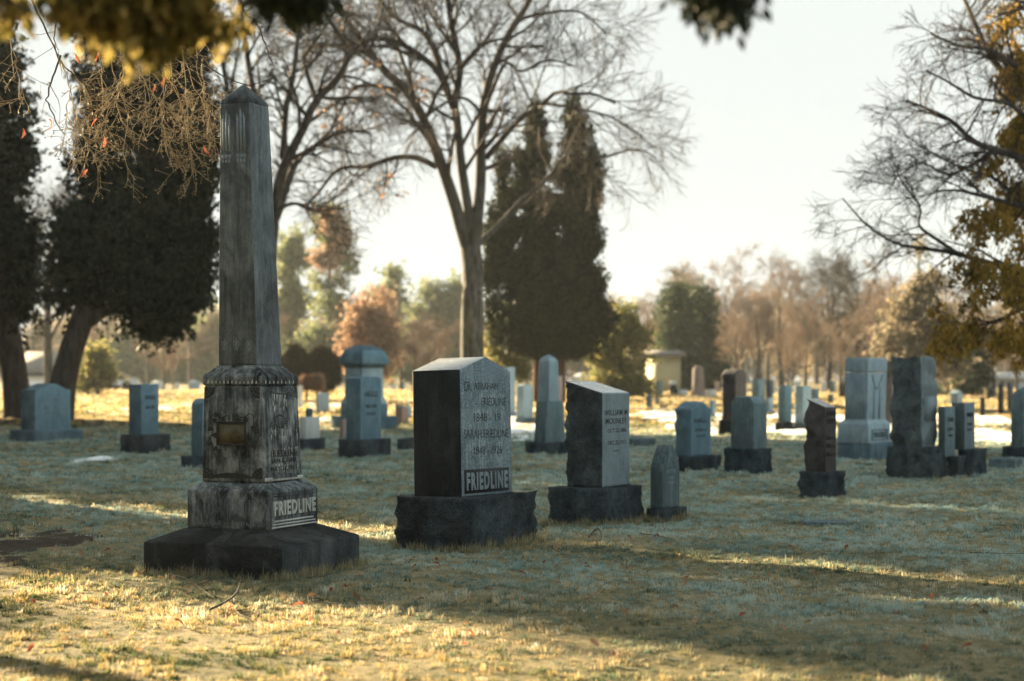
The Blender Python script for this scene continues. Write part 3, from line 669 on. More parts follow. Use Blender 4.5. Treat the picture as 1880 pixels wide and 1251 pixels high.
# pillar monument with two shafts
r_, f_ = grave('pillar_monument', 'tall pale blue ribbed monument with a moulded foot, left of the tall rough rock-faced stone', (1535, 1603, 1646, 814, 846), None, 'pale_granite', 'blue_granite', yaw=38, seed=24, brough=.004)
def S6(a, b, c, py): return S_(a, b, c, py, f_)
skylit_face(loft('plinth', r_, M['pale_granite'], [S6(1536, 1594, 1636, 815), S6(1538, 1594, 1634.5, 779), S6(1545, 1593, 1629, 774), S6(1549, 1592.5, 1627, 771)], .012), 'pale_granite')
skylit_face(loft('shaft', r_, M['pale_granite'], [S6(1550, 1592, 1626, 772), S6(1551.5, 1593.5, 1628.5, 684)], .012), 'pale_granite')
skylit_face(loft('upper_shaft', r_, M['pale_granite'], [S6(1551, 1593.5, 1629, 683), S6(1551.5, 1594, 1629.5, 657)], .012), 'pale_granite')
sA = S6(1550, 1592, 1626, 772); sB = S6(1551.5, 1593.5, 1628.5, 684)
g = Geo(); fm = facemap(sA, sB, 'L')
for k in range(6): face_bar(g, fm, .12 + k * .14, .18 + k * .14, .03, .93, .01)
fm = facemap(sA, sB, 'R'); face_bar(g, fm, .3, .36, .02, .7, .012); face_bar(g, fm, .6, .66, .02, .7, .012); strip(g, fm, [(.2, .95), (.3, .8), (.45, .65), (.63, .8), (.75, .95)], .015)
link('ribs', g.mesh('ribs'), r_, M['pale_granite'])
g = Geo(); fm = facemap(S6(1536, 1594, 1636, 815), S6(1538, 1594, 1634.5, 779), 'R')
for a in ((.15, .85, .66, .70), (.15, .85, .16, .20), (.15, .19, .2, .66), (.81, .85, .2, .66)): face_bar(g, fm, *a, .01)
face_text(g, fm, 'WAGNER', .23, .77, .28, .58, .02, .01)
link('inscription', g.mesh('inscription'), r_, M['teal_granite'])
# tall rough rock-faced stone
r_, f_ = grave('tall_rock_gravestone', 'tall dark rock-faced gravestone shaped like a broken boulder, tallest of the cluster at the right', (1625, 1711, 1743, 822, 879), None, 'rock_dark', 'rock_dark', yaw=40, seed=25, brough=.02)
wl, wr, ox, oy = f_.stage(1636, 1693, 1721); z0 = f_.zof(822, wl, wr) - .03; z1 = f_.zof(655, wl, wr)
skylit_face(block('tablet', r_, M['rock_teal'], wl, wr, z0, z1, ox, oy, None, .95, .026, False, (18, 18, 34), 0, 2.2, 47, freq=2.2), 'rock_teal')
wl_a, wr_a, z_a = wl, wr, z1 - z0
g = Geo(); a = R(2.2)
box_geo(g, (ox + wl * .49 - .035, oy + wr * .05, z0 + z_a * .44), (.10, wr * .62, z_a * .26)); link('inscription_panel', g.mesh('inscription_panel'), r_, M['granite_smooth'])
grave('thin_left_gravestone', 'thin dark gravestone with pale lettered front, right beside the tall rough rock-faced stone', (1738, 1760, 1774, 838, 877), (1722, 1735, 1754, 747, 839), 'teal_granite', 'rock_dark', yaw=40, seed=26, brough=.012, insc=TXT('CLARA', '1870', '1908'))
grave('thin_right_gravestone', 'taller thin dark gravestone with pale lettered front, right of the thinner dark one', (1760, 1787, 1812, 825, 875), (1747, 1771, 1790, 740, 826), 'teal_granite', 'rock_dark', yaw=40, seed=27, brough=.016, insc=TXT('EDWARD', '1866', '1914'))
grave('small_roofed_marker', 'small white roofed marker in the distance above the two thin dark stones', (1743, 1758, 1770, 741, 745), (1744, 1758, 1768, 722, 742), 'pale_granite', yaw=42, top=gable(.12), seed=28, brough=.003)
r_, f_ = grave('edge_gravestone', 'dark gravestone with a hipped cap cut off by the right edge of the picture', (1838, 1890, 1925, 821, 842), (1856, 1880, 1905, 724, 822), 'teal_granite', 'granite_base', yaw=36, top=lambda u, v: .14 * (1 - max(abs(2 * u), abs(2 * v))), res=(6, 6, 1), seed=29, brough=.006)
grave('flat_ledger_stone', 'low flat ledger block lying on the grass at the right edge', (1814, 1862, 1879, 843, 862), None, 'teal_granite', yaw=30, seed=30)
grave('brown_gravestone', 'tall brown gravestone on a black block, behind the grey-green stone that leans right', (1316, 1353, 1380, 771, 801), (1325, 1350, 1370, 688, 772), 'red_granite', 'black_granite', yaw=38, rough=.012, smooth_face=True, top=arch(.12), seed=31)
grave('grey_far_gravestone', 'grey square gravestone whose top just shows right of the tall brown one', (1376, 1392, 1410, 752, 760), (1380, 1393, 1405, 696, 753), 'teal_granite', yaw=35, seed=32, brough=.006)
grave('dark_far_gravestone', 'dark narrow gravestone right behind the grey square one', (1404, 1412, 1424, 745, 750), (1406, 1412, 1420, 698, 746), 'granite_base', yaw=30, seed=33, brough=.005)
grave('short_pale_gravestone', 'short pale gravestone showing between the sloped-edge stone and the blue slab', (1404, 1412, 1424, 754, 760), (1407, 1413, 1420, 731, 755), 'pale_granite', yaw=30, seed=34, brough=.004)
grave('clipped_corner_gravestone', 'blue slab gravestone with a clipped corner on a mossy black block', (1421, 1440, 1462, 776, 794), (1428, 1441, 1454, 712, 777), 'blue_granite', 'black_granite', yaw=38, seed=35, brough=.008, top=lambda u, v: .06 * (1 - max(0, -2 * u)), res=(4, 2, 1))
grave('rough_side_gravestone', 'pale slab gravestone with a rough side beside the blue slab on the mossy block', (1456, 1474, 1498, 778, 795), (1459, 1474, 1489, 709, 779), 'pale_granite', 'granite_base', yaw=36, rough=.010, seed=36, brough=.008)
grave('little_blue_gravestone', 'little blue-grey gravestone behind the pale slab with the rough side', (1488, 1496, 1506, 738, 742), (1489, 1496, 1504, 714, 739), 'blue_granite', yaw=35, seed=37, brough=.003)
grave('lichened_side_gravestone', 'narrow dark red gravestone wedged between the pale pillar monument and the tall rock-faced stone', (1622, 1636, 1652, 778, 785), (1624, 1637, 1650, 664, 779), 'red_granite', yaw=40, seed=38, brough=.006)
r_, f_ = grave('far_tapered_monument', 'tall tapered pinkish grey monument standing far off below the dark evergreens', (1262, 1281, 1303, 726, 729), None, 'granite_grey', yaw=42, seed=39, brough=.004)
loft('shaft', r_, M['pink_granite'], [S5(1264, 1281, 1301, 727.5), S5(1269, 1281, 1296, 722), S5(1271, 1281, 1294, 716), S5(1272, 1282, 1292, 677), S5(1276, 1282, 1288, 672)], .02)
grave('far_blue_post_stone', 'small thin blue-grey gravestone left of the brown rough gravestone', (1302, 1308, 1316, 764, 768), (1303, 1308, 1314, 735, 765), 'blue_granite', yaw=35, seed=40, brough=.003)
mk = empty('flat_grass_marker', G(1515, ydepth(957)), R(-8)); tag(mk, 'flat granite marker almost flush with the grass in the right foreground', 'grave marker', GROUP)
block('stone_slab', mk, M['teal_granite'], .42, .30, -.06, .026, rough=.003, seed=41, res=(10, 8, 3))
# small far stones: (L,N,R,top,bottom,material,shape,label)
FAR = [
 (1104, 1116, 1146, 696, 724, 'pale_granite', gable(.12), 'wide pale gabled gravestone far off above the slant-topped stone'),
 (1149, 1153, 1161, 703, 725, 'teal_granite', None, 'small grey stone right of the wide pale gabled gravestone'),
 (1163, 1171, 1183, 704, 727, 'pale_granite', arch(.1), 'pale round-topped stone, left of a far pair of similar height'),
 (1185, 1190, 1199, 703, 727, 'blue_granite', arch(.1), 'blue-grey round-topped stone below the left end of the pale yellow building'),
 (1204, 1209, 1217, 701, 728, 'teal_granite', arch(.1), 'grey narrow stone in front of the pale yellow building'),
 (1246, 1250, 1262, 716, 728, 'pale_granite', None, 'low white stone just left of the far tapered monument'),
 (1296, 1303, 1316, 716, 730, 'white_marble', None, 'low white stone just right of the far tapered monument'),
 (1186, 1190, 1198, 727, 751, 'granite_base', arch(.1), 'dark small gravestone with a pale top on the sunny lawn'),
 (1203, 1206, 1211, 730, 748, 'teal_granite', None, 'very thin grey gravestone on the sunny lawn'),
 (1211, 1218, 1226, 744, 751, 'red_granite', None, 'low dark stone lying on the sunny lawn'),
 (1508, 1512, 1518, 702, 722, 'white_marble', None, 'thin white gravestone left of the pale pillar monument'),
 (1522, 1528, 1534, 700, 724, 'teal_granite', None, 'thin grey gravestone nearer the pale pillar monument'),
 (1540, 1545, 1552, 704, 732, 'black_granite', None, 'black narrow stone touching the pale pillar monument'),
 (1708, 1716, 1726, 706, 728, 'white_marble', None, 'white stone far off behind the tall rock-faced stone'),
 (1727, 1733, 1740, 700, 728, 'teal_granite', arch(.1), 'grey rounded stone far off left of the small roofed marker'),
 (1812, 1818, 1826, 712, 736, 'black_granite', arch(.15), 'black rounded stone below the bare trees at the right'),
 (1799, 1803, 1809, 730, 766, 'black_granite', None, 'black upright slab on the sunny strip at the right, left one'),
 (1832, 1837, 1843, 706, 762, 'black_granite', None, 'tall black slab on the sunny strip at the right, middle one'),
 (1849, 1854, 1860, 702, 760, 'granite_base', None, 'tall dark slab just left of the stone cut by the right edge'),
 (224, 236, 256, 696, 715, 'pale_granite', None, 'wide pale stone far off behind the narrow square-topped stone'),
 (278, 290, 302, 700, 715, 'white_marble', gable(.1), 'pale gabled stone far off right of the narrow square-topped stone'),
 (321, 325, 329, 703, 715, 'white_marble', arch(.1), 'tiny white rounded stone just right of the young staked tree'),
 (346, 352, 367, 699, 715, 'pale_granite', gable(.1), 'pale stone far off close to the left edge of the obelisk'),
 (716, 720, 728, 706, 716, 'white_marble', None, 'tiny white stone under the rust-coloured tree'),
 (733, 737, 744, 700, 716, 'pale_granite', None, 'tiny pale thin stone right of the rust-coloured tree'),
 (900, 906, 916, 690, 722, 'white_marble', None, 'far white stone behind the large gabled gravestone'),
 (968, 974, 984, 664, 722, 'white_marble', None, 'far tall whitish pillar left of the small pale obelisk'),
 (1052, 1066, 1084, 690, 722, 'white_marble', gable(.25), 'far whitish monument with a small gable above the slant-topped stone'),
 (1415, 1419, 1425, 702, 726, 'white_marble', None, 'far pale thin stone behind the blue slab'),
 (1330, 1335, 1342, 704, 726, 'white_marble', None, 'far pale stone left of the brown rough gravestone top'),
 (1240, 1244, 1251, 714, 727, 'granite_base', None, 'small dark stone under the capped post stone, right side'),
 (1312, 1316, 1322, 700, 722, 'pink_granite', None, 'far pinkish stone left of the tall brown gravestone'),
 (1352, 1360, 1372, 706, 728, 'white_marble', arch(.1), 'far white rounded stone behind the tall brown gravestone'),
 (1456, 1462, 1470, 698, 712, 'white_marble', gable(.1), 'far white gabled stone above the pale slab with the rough side'),
 (1520, 1524, 1530, 724, 744, 'granite_base', None, 'small dark stone on the sunny lawn left of the pillar monument'),
 (1694, 1700, 1708, 704, 722, 'pale_granite', arch(.1), 'pale rounded stone just left of the far white one behind the rock-faced stone'),
 (1776, 1781, 1788, 708, 724, 'white_marble', None, 'far white stone under the cone-shaped evergreen'),
 (1792, 1796, 1802, 704, 722, 'teal_granite', arch(.1), 'far grey stone right of the cone-shaped evergreen'),
 (1864, 1869, 1876, 706, 724, 'pale_granite', None, 'far pale stone above the hipped edge gravestone'),
 (756, 761, 768, 704, 716, 'teal_granite', None, 'far grey stone just left of the large gabled stone'),
 (1068, 1074, 1082, 712, 730, 'teal_granite', None, 'small grey stone hidden low behind the slanted stone'),
 (1131, 1136, 1144, 728, 742, 'granite_base', arch(.1), 'small dark rounded stone right behind the slanted stone'),
 (160, 168, 180, 704, 716, 'pale_granite', arch(.1), 'far pale stone in front of the parked cars'),
 (262, 268, 277, 704, 715, 'teal_granite', None, 'far grey stone between two paler ones behind the square-topped stone'),
 (546, 549, 556, 708, 752, 'white_marble', None, 'white narrow stone hugging the right edge of the obelisk'),
]
for i, (L_, N_, R_, t, b, m_, tp, lab) in enumerate(FAR):
    w = (R_ - L_)
    grave('far_gravestone', lab, (L_ - w * .06, N_, R_ + w * .06, b - max(1.2, .10 * (b - t)), b), (L_, N_, R_, t + (0 if tp is None else 2), b - max(1.2, .10 * (b - t))), m_, yaw=36 if L_ > 940 else 28, top=tp, seed=60 + i, brough=.003)
# white-capped post stone
r_, f_ = grave('capped_post_stone', 'short black post stone with a bright white cap in front of the pale yellow building', (1229, 1234, 1243, 724, 727), (1230, 1234, 1242, 706, 725), 'black_granite', yaw=36, seed=44, brough=.003)
wl, wr, ox, oy = f_.stage(1228, 1234, 1244); block('cap', r_, M['white_marble'], wl, wr, f_.zof(706.5, wl, wr), f_.zof(699, wl, wr), ox, oy, None, .8, bevel=.03)

# ------------------------------------------------------------------ ground
gm, nd, lk, b = newmat('winter_lawn')
tc = nd.new('ShaderNodeTexCoord'); ob_ = tc.outputs['Object']
n1 = noise_node(nd, lk, ob_, .55, 5, .6); n2 = noise_node(nd, lk, ob_, 6, 6, .75); n3 = noise_node(nd, lk, ob_, 60, 4, .7)
r1 = ramp(nd, [(.34, (.045, .060, .03)), (.50, (.17, .15, .075)), (.66, (.32, .26, .15))]); lk.new(n1.outputs[0], r1.inputs[0])
r2 = ramp(nd, [(.32, (.06, .06, .035)), (.5, (.19, .155, .08)), (.7, (.38, .31, .19))]); lk.new(n2.outputs[0], r2.inputs[0])
c = mixc(nd, lk, .5, r1.outputs[0], r2.outputs[0])
r3_ = ramp(nd, [(.3, (.45, .45, .45)), (.7, (1.5, 1.5, 1.5))]); lk.new(n3.outputs[0], r3_.inputs[0])
c = mixc(nd, lk, .8, c, mixc(nd, lk, 1.0, c, r3_.outputs[0], 'MULTIPLY'))
lk.new(c, b.inputs['Base Color']); b.inputs['Roughness'].default_value = .95
bp = nd.new('ShaderNodeBump'); bp.inputs['Strength'].default_value = 1.0; bp.inputs['Distance'].default_value = .05
nb = noise_node(nd, lk, ob_, 9, 7, .75); lk.new(nb.outputs[0], bp.inputs['Height']); lk.new(bp.outputs[0], b.inputs['Normal'])
ys = np.concatenate([np.arange(-10, 6, 1.0), np.arange(6, 24, .16), np.arange(24, 60, .6), np.linspace(60, 240, 70), [280, 340, 420, 600, 900, 1500]])
xs = np.linspace(-1, 1, 121); xs = np.sign(xs) * (np.abs(xs) ** 1.35)
YY, XX = np.meshgrid(ys, xs, indexing='ij'); XX = XX * (9 + np.maximum(YY, 0) * .62)
ZZ = tz(XX, YY) + 0
VV = np.stack([XX, YY, ZZ], -1).reshape(-1, 3); ny_, nx_ = XX.shape
ii = np.arange(ny_ - 1)[:, None] * nx_ + np.arange(nx_ - 1)[None, :]
q = np.stack([ii, ii + 1, ii + nx_ + 1, ii + nx_], -1).reshape(-1, 4)
tag(link('ground', npmesh('ground', VV, [q], smooth=True), None, gm), kind='structure')

# bare soil under the left trees and beside the obelisk
soil = simple('bare_soil', (.018, .014, .010), (.055, .040, .028), 18, .95, bump=1)
def patch(name, ells, mat, hgt, amp, seed, cell=.05, kind='stuff', fr=1.6):
    g = Geo()
    for (px, py, rx, ry) in ells:
        Yc = ydepth(py); X0 = (px - CX) / F * Yc; ax = rx / F * Yc; y0, y1 = ydepth(py + ry), ydepth(py - ry); Yc = .5 * (y0 + y1); ay = (y1 - y0) / 2
        nx = int(np.clip(2 * ax / cell, 24, 110)); ny = int(np.clip(2 * ay / cell, 24, 110))
        u, v = np.meshgrid(np.linspace(-1, 1, nx), np.linspace(-1, 1, ny)); X = X0 + u * ax; Yv = Yc + v * ay
        r2_ = u * u + v * v
        N = np.array([mnoise.noise(Vector((a * fr, b_ * fr * .6, seed))) + .5 * mnoise.noise(Vector((a * fr * 3.1, b_ * fr * 2, seed + 9))) for a, b_ in zip(X.ravel(), Yv.ravel())]).reshape(X.shape)
        Z = tz(X, Yv) + hgt * (1 - r2_) + amp * N - hgt * .25
        Z = np.minimum(Z, tz(X, Yv) + .07); Z = np.where(r2_ > .97, tz(X, Yv) - .05, Z)
        i2 = np.arange(ny - 1)[:, None] * nx + np.arange(nx - 1)[None, :]
        g.add(np.stack([X, Yv, Z], -1).reshape(-1, 3), np.stack([i2, i2 + 1, i2 + nx + 1, i2 + nx], -1).reshape(-1, 4))
    return tag(link(name, g.mesh(name, True), None, mat), 'patches of old ' + name + ' lying on the grass' if kind == 'stuff' else None, 'ground cover' if kind == 'stuff' else None, kind=kind)
patch('soil', [(20, 1000, 130, 40), (200, 778, 170, 9), (30, 772, 80, 12), (-40, 1040, 90, 22)], soil, .03, .07, 3.3, kind='structure')
snow = simple('old_snow', (.78, .80, .82), (.66, .69, .72), 5, .6, bump=.3)
patch('snow', [(285, 752, 95, 11), (165, 843, 60, 7), (600, 748, 60, 7), (640, 770, 60, 8), (960, 790, 70, 26), (1240, 765, 95, 18), (1290, 790, 60, 12), (1400, 768, 130, 12), (1480, 790, 90, 12), (1560, 770, 80, 14), (1770, 772, 150, 15), (1800, 800, 110, 15), (1640, 790, 60, 10), (880, 776, 60, 8)],
      snow, .06, .085, 8.1, .09, fr=1.1)
road = simple('grey_drive', (.16, .17, .18), (.12, .125, .13), 20, .8)
g = Geo(); y0, y1 = ydepth(741), ydepth(734)
xr = np.linspace(-60, -14, 30); P = [(x, y, float(tz(x, y)) + .02) for y in (y0, y1) for x in xr]
g.add(np.array(P), np.array([(i, i + 1, i + 31, i + 30) for i in range(29)])); tag(link('drive', g.mesh('drive'), None, road), kind='structure')

# ------------------------------------------------------------------ grass
grm, nd, lk, b = newmat('frosted_grass')
at = nd.new('ShaderNodeAttribute'); at.attribute_name = 'tint'
r = ramp(nd, [(0.0, (.020, .038, .018)), (.20, (.055, .088, .038)), (.40, (.17, .175, .075)), (.60, (.42, .295, .115)), (.80, (.58, .42, .21)), (1, (.66, .64, .56))]); lk.new(at.outputs['Fac'], r.inputs[0])
at2 = nd.new('ShaderNodeAttribute'); at2.attribute_name = 'frost'
gc = mixc(nd, lk, at2.outputs['Fac'], r.outputs[0], (.37, .54, .55))
lk.new(gc, b.inputs['Base Color']); b.inputs['Roughness'].default_value = .6
tl = nd.new('ShaderNodeBsdfTranslucent'); lk.new(gc, tl.inputs[0]); mx = nd.new('ShaderNodeMixShader'); mx.inputs[0].default_value = .42
lk.new(b.outputs[0], mx.inputs[1]); lk.new(tl.outputs[0], mx.inputs[2]); lk.new(mx.outputs[0], nd['Material Output'].inputs[0])
def fnoise(x, y, seed, n=7, f0=.5):
    r_ = np.random.default_rng(seed); out = np.zeros_like(x); tot = 0
    for k in range(n):
        f = f0 * 1.9 ** (k / 1.6); th = r_.uniform(0, 6.28); ph = r_.uniform(0, 6.28, 3); a = .8 ** k
        u = x * math.cos(th) + y * math.sin(th); v = -x * math.sin(th) + y * math.cos(th)
        out += a * np.sin(u * f * 6.28 / 2 + ph[0] + 1.4 * np.sin(v * f * 3.3 + ph[1])) * np.sin(v * f * 2.6 + ph[2] + 1.1 * np.sin(u * f * 2.1)); tot += a
    return out / tot
def grass(y0, y1, per_m2, hmin, hmax, wd, seed, tuft=14, tr=.016):
    """blades grow in small tufts; each tuft leans, thins and colours its own way"""
    r_ = np.random.default_rng(seed)
    hw0, hw1 = y0 * .34 + 2.0, y1 * .34 + 2.0
    n = int((hw0 + hw1) * (y1 - y0) * per_m2 / tuft)
    y = y0 + (y1 - y0) * r_.random(n); x = (r_.random(n) * 2 - 1) * (y * .34 + 2.0)
    cl = fnoise(x, y, 5, 8, 1.5) + .5 * fnoise(x, y, 35, 6, 4.0)
    keep = r_.random(n) < np.clip(.82 + 1.1 * cl, .42, 1)
    dirt = np.exp(-(((x + 3.9) / .95) ** 2 + ((y - 14.4) / 1.3) ** 2)) * .84; keep &= r_.random(n) > dirt
    x, y, cl = x[keep], y[keep], cl[keep]; n = len(x)
    big = fnoise(x, y, 9, 6, .35); mid = fnoise(x, y, 21, 7, .9)
    ta = 2.2 * big * 2.5 + 3.5 * mid + r_.normal(0, .8, n); tl_ = np.clip(r_.normal(.75, .38, n), 0, 1.35); th = (.6 + .8 * r_.random(n) ** 2) * (1 + 1.1 * np.clip(cl, -.45, 1))
    s_ = x * .72 + y * .695
    tt = .40 + .38 * big + .34 * mid + .34 * cl + r_.normal(0, .19, n) + .12 * np.clip((y - 45) / 25, 0, 1)  # far blades tinted paler, painting in the low sun's brightness
    # frost still lies where the morning sun has not reached
    fr = np.clip((s_ - 5.5) / 3.5, 0, 1) * np.clip((50 - y) / 12, 0, 1) * .72 * np.clip(.80 + .9 * fnoise(x, y, 61, 6, .6) + .6 * cl + r_.normal(0, .30, n), .03, 1.25)
    fr *= 1 - .75 * np.exp(-((s_ - 10.3) / .7) ** 2)
    rep = lambda a: np.repeat(a, tuft)
    m = n * tuft; x = rep(x) + r_.normal(0, tr, m); y = rep(y) + r_.normal(0, tr, m)
    a = rep(ta) + r_.normal(0, .55, m); lean = np.clip(rep(tl_) + r_.normal(0, .28, m), 0, 1.45)
    h = (hmin + (hmax - hmin) * r_.random(m)) * rep(th); z = tz(x, y) - .006
    dx, dy = np.cos(a) * np.sin(lean), np.sin(a) * np.sin(lean); dz = np.cos(lean) + .10
    wa = a + math.pi / 2 + r_.normal(0, .5, m); wx, wy = np.cos(wa) * wd / 2, np.sin(wa) * wd / 2
    B = np.stack([x, y, z], 1); up = np.stack([dx * .4, dy * .4, dz * .65], 1) * h[:, None]; tip = np.stack([dx * 1.05, dy * 1.05, dz * .85], 1) * h[:, None]
    w_ = np.stack([wx, wy, np.zeros(m)], 1)
    V = np.stack([B - w_, B + w_, B + up + w_ * .7, B + tip, B + up - w_ * .7], 1).reshape(-1, 3)
    k = np.arange(m)[:, None] * 5
    q4 = k + np.array([[0, 1, 2, 4]]); t3_ = k + np.array([[4, 2, 3]])
    tint = np.clip(rep(tt) + r_.normal(0, .07, m), 0, 1)
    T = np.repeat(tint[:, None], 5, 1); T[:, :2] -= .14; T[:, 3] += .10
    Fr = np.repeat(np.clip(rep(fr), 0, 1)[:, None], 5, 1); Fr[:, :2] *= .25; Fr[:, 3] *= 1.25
    return V, [q4, t3_], T.ravel(), np.clip(Fr, 0, .85).ravel()
GV, GF, GT, GR, off = [], [], [], [], 0
for a in ((6.2, 10, 9500, .016, .038, .0042, 1, 16, .014), (10, 15, 7500, .018, .042, .0052, 2, 16, .016), (15, 23, 3000, .02, .05, .0085, 3, 14, .022), (23, 36, 1000, .03, .065, .015, 4, 12, .035), (36, 60, 320, .04, .085, .028, 5, 10, .06), (60, 125, 170, .06, .11, .07, 6, 8, .12)):
    V, Fs_, T, Fr = grass(*a); GR.append(Fr); GV.append(V); GF += [f + off for f in Fs_]; GT.append(T); off += len(V)
# uncut tufts round the feet of the near stones
def tufts(fp, m, h):
    global off
    r_ = np.random.default_rng(3); sd = r_.integers(0, 4, m); t = (r_.random(m) - .5) * 1.07; e = .5; ox_ = np.abs(r_.normal(0, .03, m)) + .004
    u = np.where(sd == 0, e, np.where(sd == 1, -e, t)); v = np.where(sd == 2, e, np.where(sd == 3, -e, t)); lx = u * fp.wl + np.where(sd == 0, ox_, np.where(sd == 1, -ox_, 0)); ly = v * fp.wr + np.where(sd == 2, ox_, np.where(sd == 3, -ox_, 0))
    x = fp.C[0] + lx * fp.ex[0] + ly * fp.ey[0]; y = fp.C[1] + lx * fp.ex[1] + ly * fp.ey[1]
    keep = fnoise(x, y, 77, 5, 2.5) > -.35; x, y = x[keep], y[keep]; n = len(x); hh = h * r_.uniform(.4, 1.3, n) * (1 + .8 * fnoise(x, y, 78, 5, 3)) * (1 + .5 * (r_.random(n) < .1)); a = r_.uniform(0, 6.28, n); ln = np.clip(r_.normal(.45, .3, n), 0, 1.2)
    dx, dy, dz = np.cos(a) * np.sin(ln), np.sin(a) * np.sin(ln), np.cos(ln); B = np.stack([x, y, tz(x, y) - .005], 1); w_ = np.stack([-np.sin(a), np.cos(a), 0 * a], 1) * .0022
    V = np.stack([B - w_, B + w_, B + np.stack([dx * .4, dy * .4, dz * .6], 1) * hh[:, None] + w_ * .7, B + np.stack([dx, dy, dz], 1) * hh[:, None], B + np.stack([dx * .4, dy * .4, dz * .6], 1) * hh[:, None] - w_ * .7], 1).reshape(-1, 3); k = np.arange(n)[:, None] * 5
    GV.append(V); GF.extend([k + np.array([[0, 1, 2, 4]]) + off, k + np.array([[4, 2, 3]]) + off]); GT.append(np.repeat(np.clip(r_.normal(.5, .2, n), 0, 1), 5)); GR.append(np.repeat(r_.uniform(0, .3, n), 5)); off += len(V)
for f_, m_, h_ in ((fp, 5200, .075), (fp2, 4200, .08), (fp3, 3200, .07), (fp4, 1500, .06)): tufts(f_, m_, h_)
gmesh = npmesh('grass', np.concatenate(GV), GF, attr=np.concatenate(GT)); a_f = gmesh.attributes.new('frost', 'FLOAT', 'POINT'); a_f.data.foreach_set('value', np.concatenate(GR).astype(np.float32))
tag(link('grass', gmesh, None, grm), 'matted straw and green winter grass with frost covering the cemetery lawn', 'grass', kind='stuff')

# ------------------------------------------------------------------ fallen leaves and twigs on the lawn
def leaf_mesh(seed):
    r_ = random.Random(seed); n = 6; V = []; 
    for i in range(n + 1):
        t = i / n; w = math.sin(math.pi * t) ** .8 * (.34 + .1 * (i % 2)); c = .22 * math.sin(t * 3 + seed)
        for s_ in (-1, 0, 1): V.append((t - .5, s_ * w, c + abs(s_) * (.18 + .12 * math.sin(seed + t * 4)) + (.06 * r_.random())))
    Fq = [(3 * i + j, 3 * i + j + 1, 3 * i + j + 4, 3 * i + j + 3) for i in range(n) for j in range(2)]
    return npmesh('fallen_leaf', np.array(V), [np.array(Fq)])
lms = [leaf_mesh(i) for i in range(4)]
for m_ in lms: m_.materials.append(M['fallen'])
lm2 = lms[1].copy(); lm2.materials.clear(); lm2.materials.append(M['redleaf'])
spots = [(545, 1120, .075, 1), (570, 1106, .07, 0), (655, 1104, .08, 0), (780, 1150, .05, 0), (865, 1180, .05, 1), (430, 1165, .05, 0), (330, 1160, .05, 1), (120, 1190, .05, 0), (100, 1025, .09, 0), (150, 1030, .07, 0),
         (1000, 1040, .05, 1), (1020, 1045, .05, 0), (1080, 1050, .05, 0), (1092, 1198, .06, 0), (1128, 1218, .07, 0), (1150, 1048, .04, 0), (1200, 970, .05, 1), (1362, 1142, .05, 1), (1470, 1130, .05, 0), (1575, 1208, .05, 0), (1790, 1128, .06, 0), (1850, 975, .05, 0), (1600, 925, .05, 0), (1300, 995, .05, 0), (1640, 988, .04, 0), (1365, 1097, .06, 0), (800, 1035, .04, 1), (700, 1230, .05, 0), (260, 1215, .05, 0), (900, 1095, .05, 0), (1440, 1170, .04, 0), (1725, 1060, .05, 0), (960, 1060, .05, 1), (210, 1100, .05, 0), (60, 1120, .05, 1), (620, 1180, .045, 0), (1240, 1130, .05, 0), (1530, 1060, .04, 0), (1700, 1215, .06, 0), (500, 1060 + 90, .045, 0), (880, 860, .08, 1), (640, 980, .05, 0), (320, 960, .06, 0), (205, 925, .06, 0)]
for _k in range(60):
    spots.append((rs.choice((330, 640, 760, 980, 1060, 1210)) + rs.gauss(0, 50), rs.uniform(985, 1120), rs.uniform(.03, .05), int(rs.random() < .15)))
for _k in range(46):
    spots.append((rs.uniform(20, 1860), 930 + 320 * rs.random() ** 1.2, rs.uniform(.03, .055), int(rs.random() < .25)))
for i, (px, py, sz, red) in enumerate(spots):
    Yd = ydepth(py); p = G(px, Yd)
    o = link('fallen_leaf', lm2 if red else lms[i % 4], None, None, (p.x, p.y, p.z + .032)); o.scale = (sz, sz * .8, sz * .8); o.rotation_euler = (rs.uniform(-.4, .4), rs.uniform(-.3, .5), rs.uniform(0, 6.28))
    tag(o, 'small curled dead red leaf lying on the grass' if red else 'small curled dead brown leaf lying on the grass', 'leaf', 'dead red leaves lying on the grass' if red else 'dead brown leaves lying on the grass')
def twig(pts, rad, label):
    P = []
    for (px, py, lift) in pts:
        Yd = ydepth(py); p = G(px, Yd); P.append((p.x, p.y, p.z + .03 + lift))
    g = Geo(); Q = resample(np.array(P), 16); V, q = tubes(Q[None], np.linspace(rad, rad * .35, 16)[None], 5); g.add(V, q)
    for k in (5, 9, 12):
        d = np.array([rs.uniform(-.1, .1), rs.uniform(-.1, .1), rs.uniform(0, .04)]); L = np.linspace(0, 1, 4)[:, None] * d + Q[k]
        V, q = tubes(L[None], np.linspace(rad * .6, rad * .25, 4)[None], 4); g.add(V, q)
    tag(link('fallen_twig', g.mesh('fallen_twig', True), None, M['twig']), label, 'twig', 'bare twigs lying on the lawn')
twig([(310, 1063, 0), (345, 1078, .02), (375, 1095, .0), (392, 1104, 0)], .006, 'thin dark twig in front of the left half of the obelisk slab')
twig([(384, 1128, 0), (418, 1115, .01), (438, 1095, .02), (446, 1062, .05)], .008, 'dark forked twig rising in front of the obelisk slab')
twig([(430, 1106, 0), (437, 1132, .0), (470, 1143, 0)], .006, 'dark bent twig curving below the forked one')
twig([(584, 944, 0), (602, 950, 0), (612, 936, .04), (637, 922, .06)], .005, 'thin bent twig on the grass right of the inscribed obelisk foot')
twig([(1080, 990, 0), (1098, 982, .03), (1105, 992, 0)], .006, 'short hooked twig in front of the slant-topped stone')
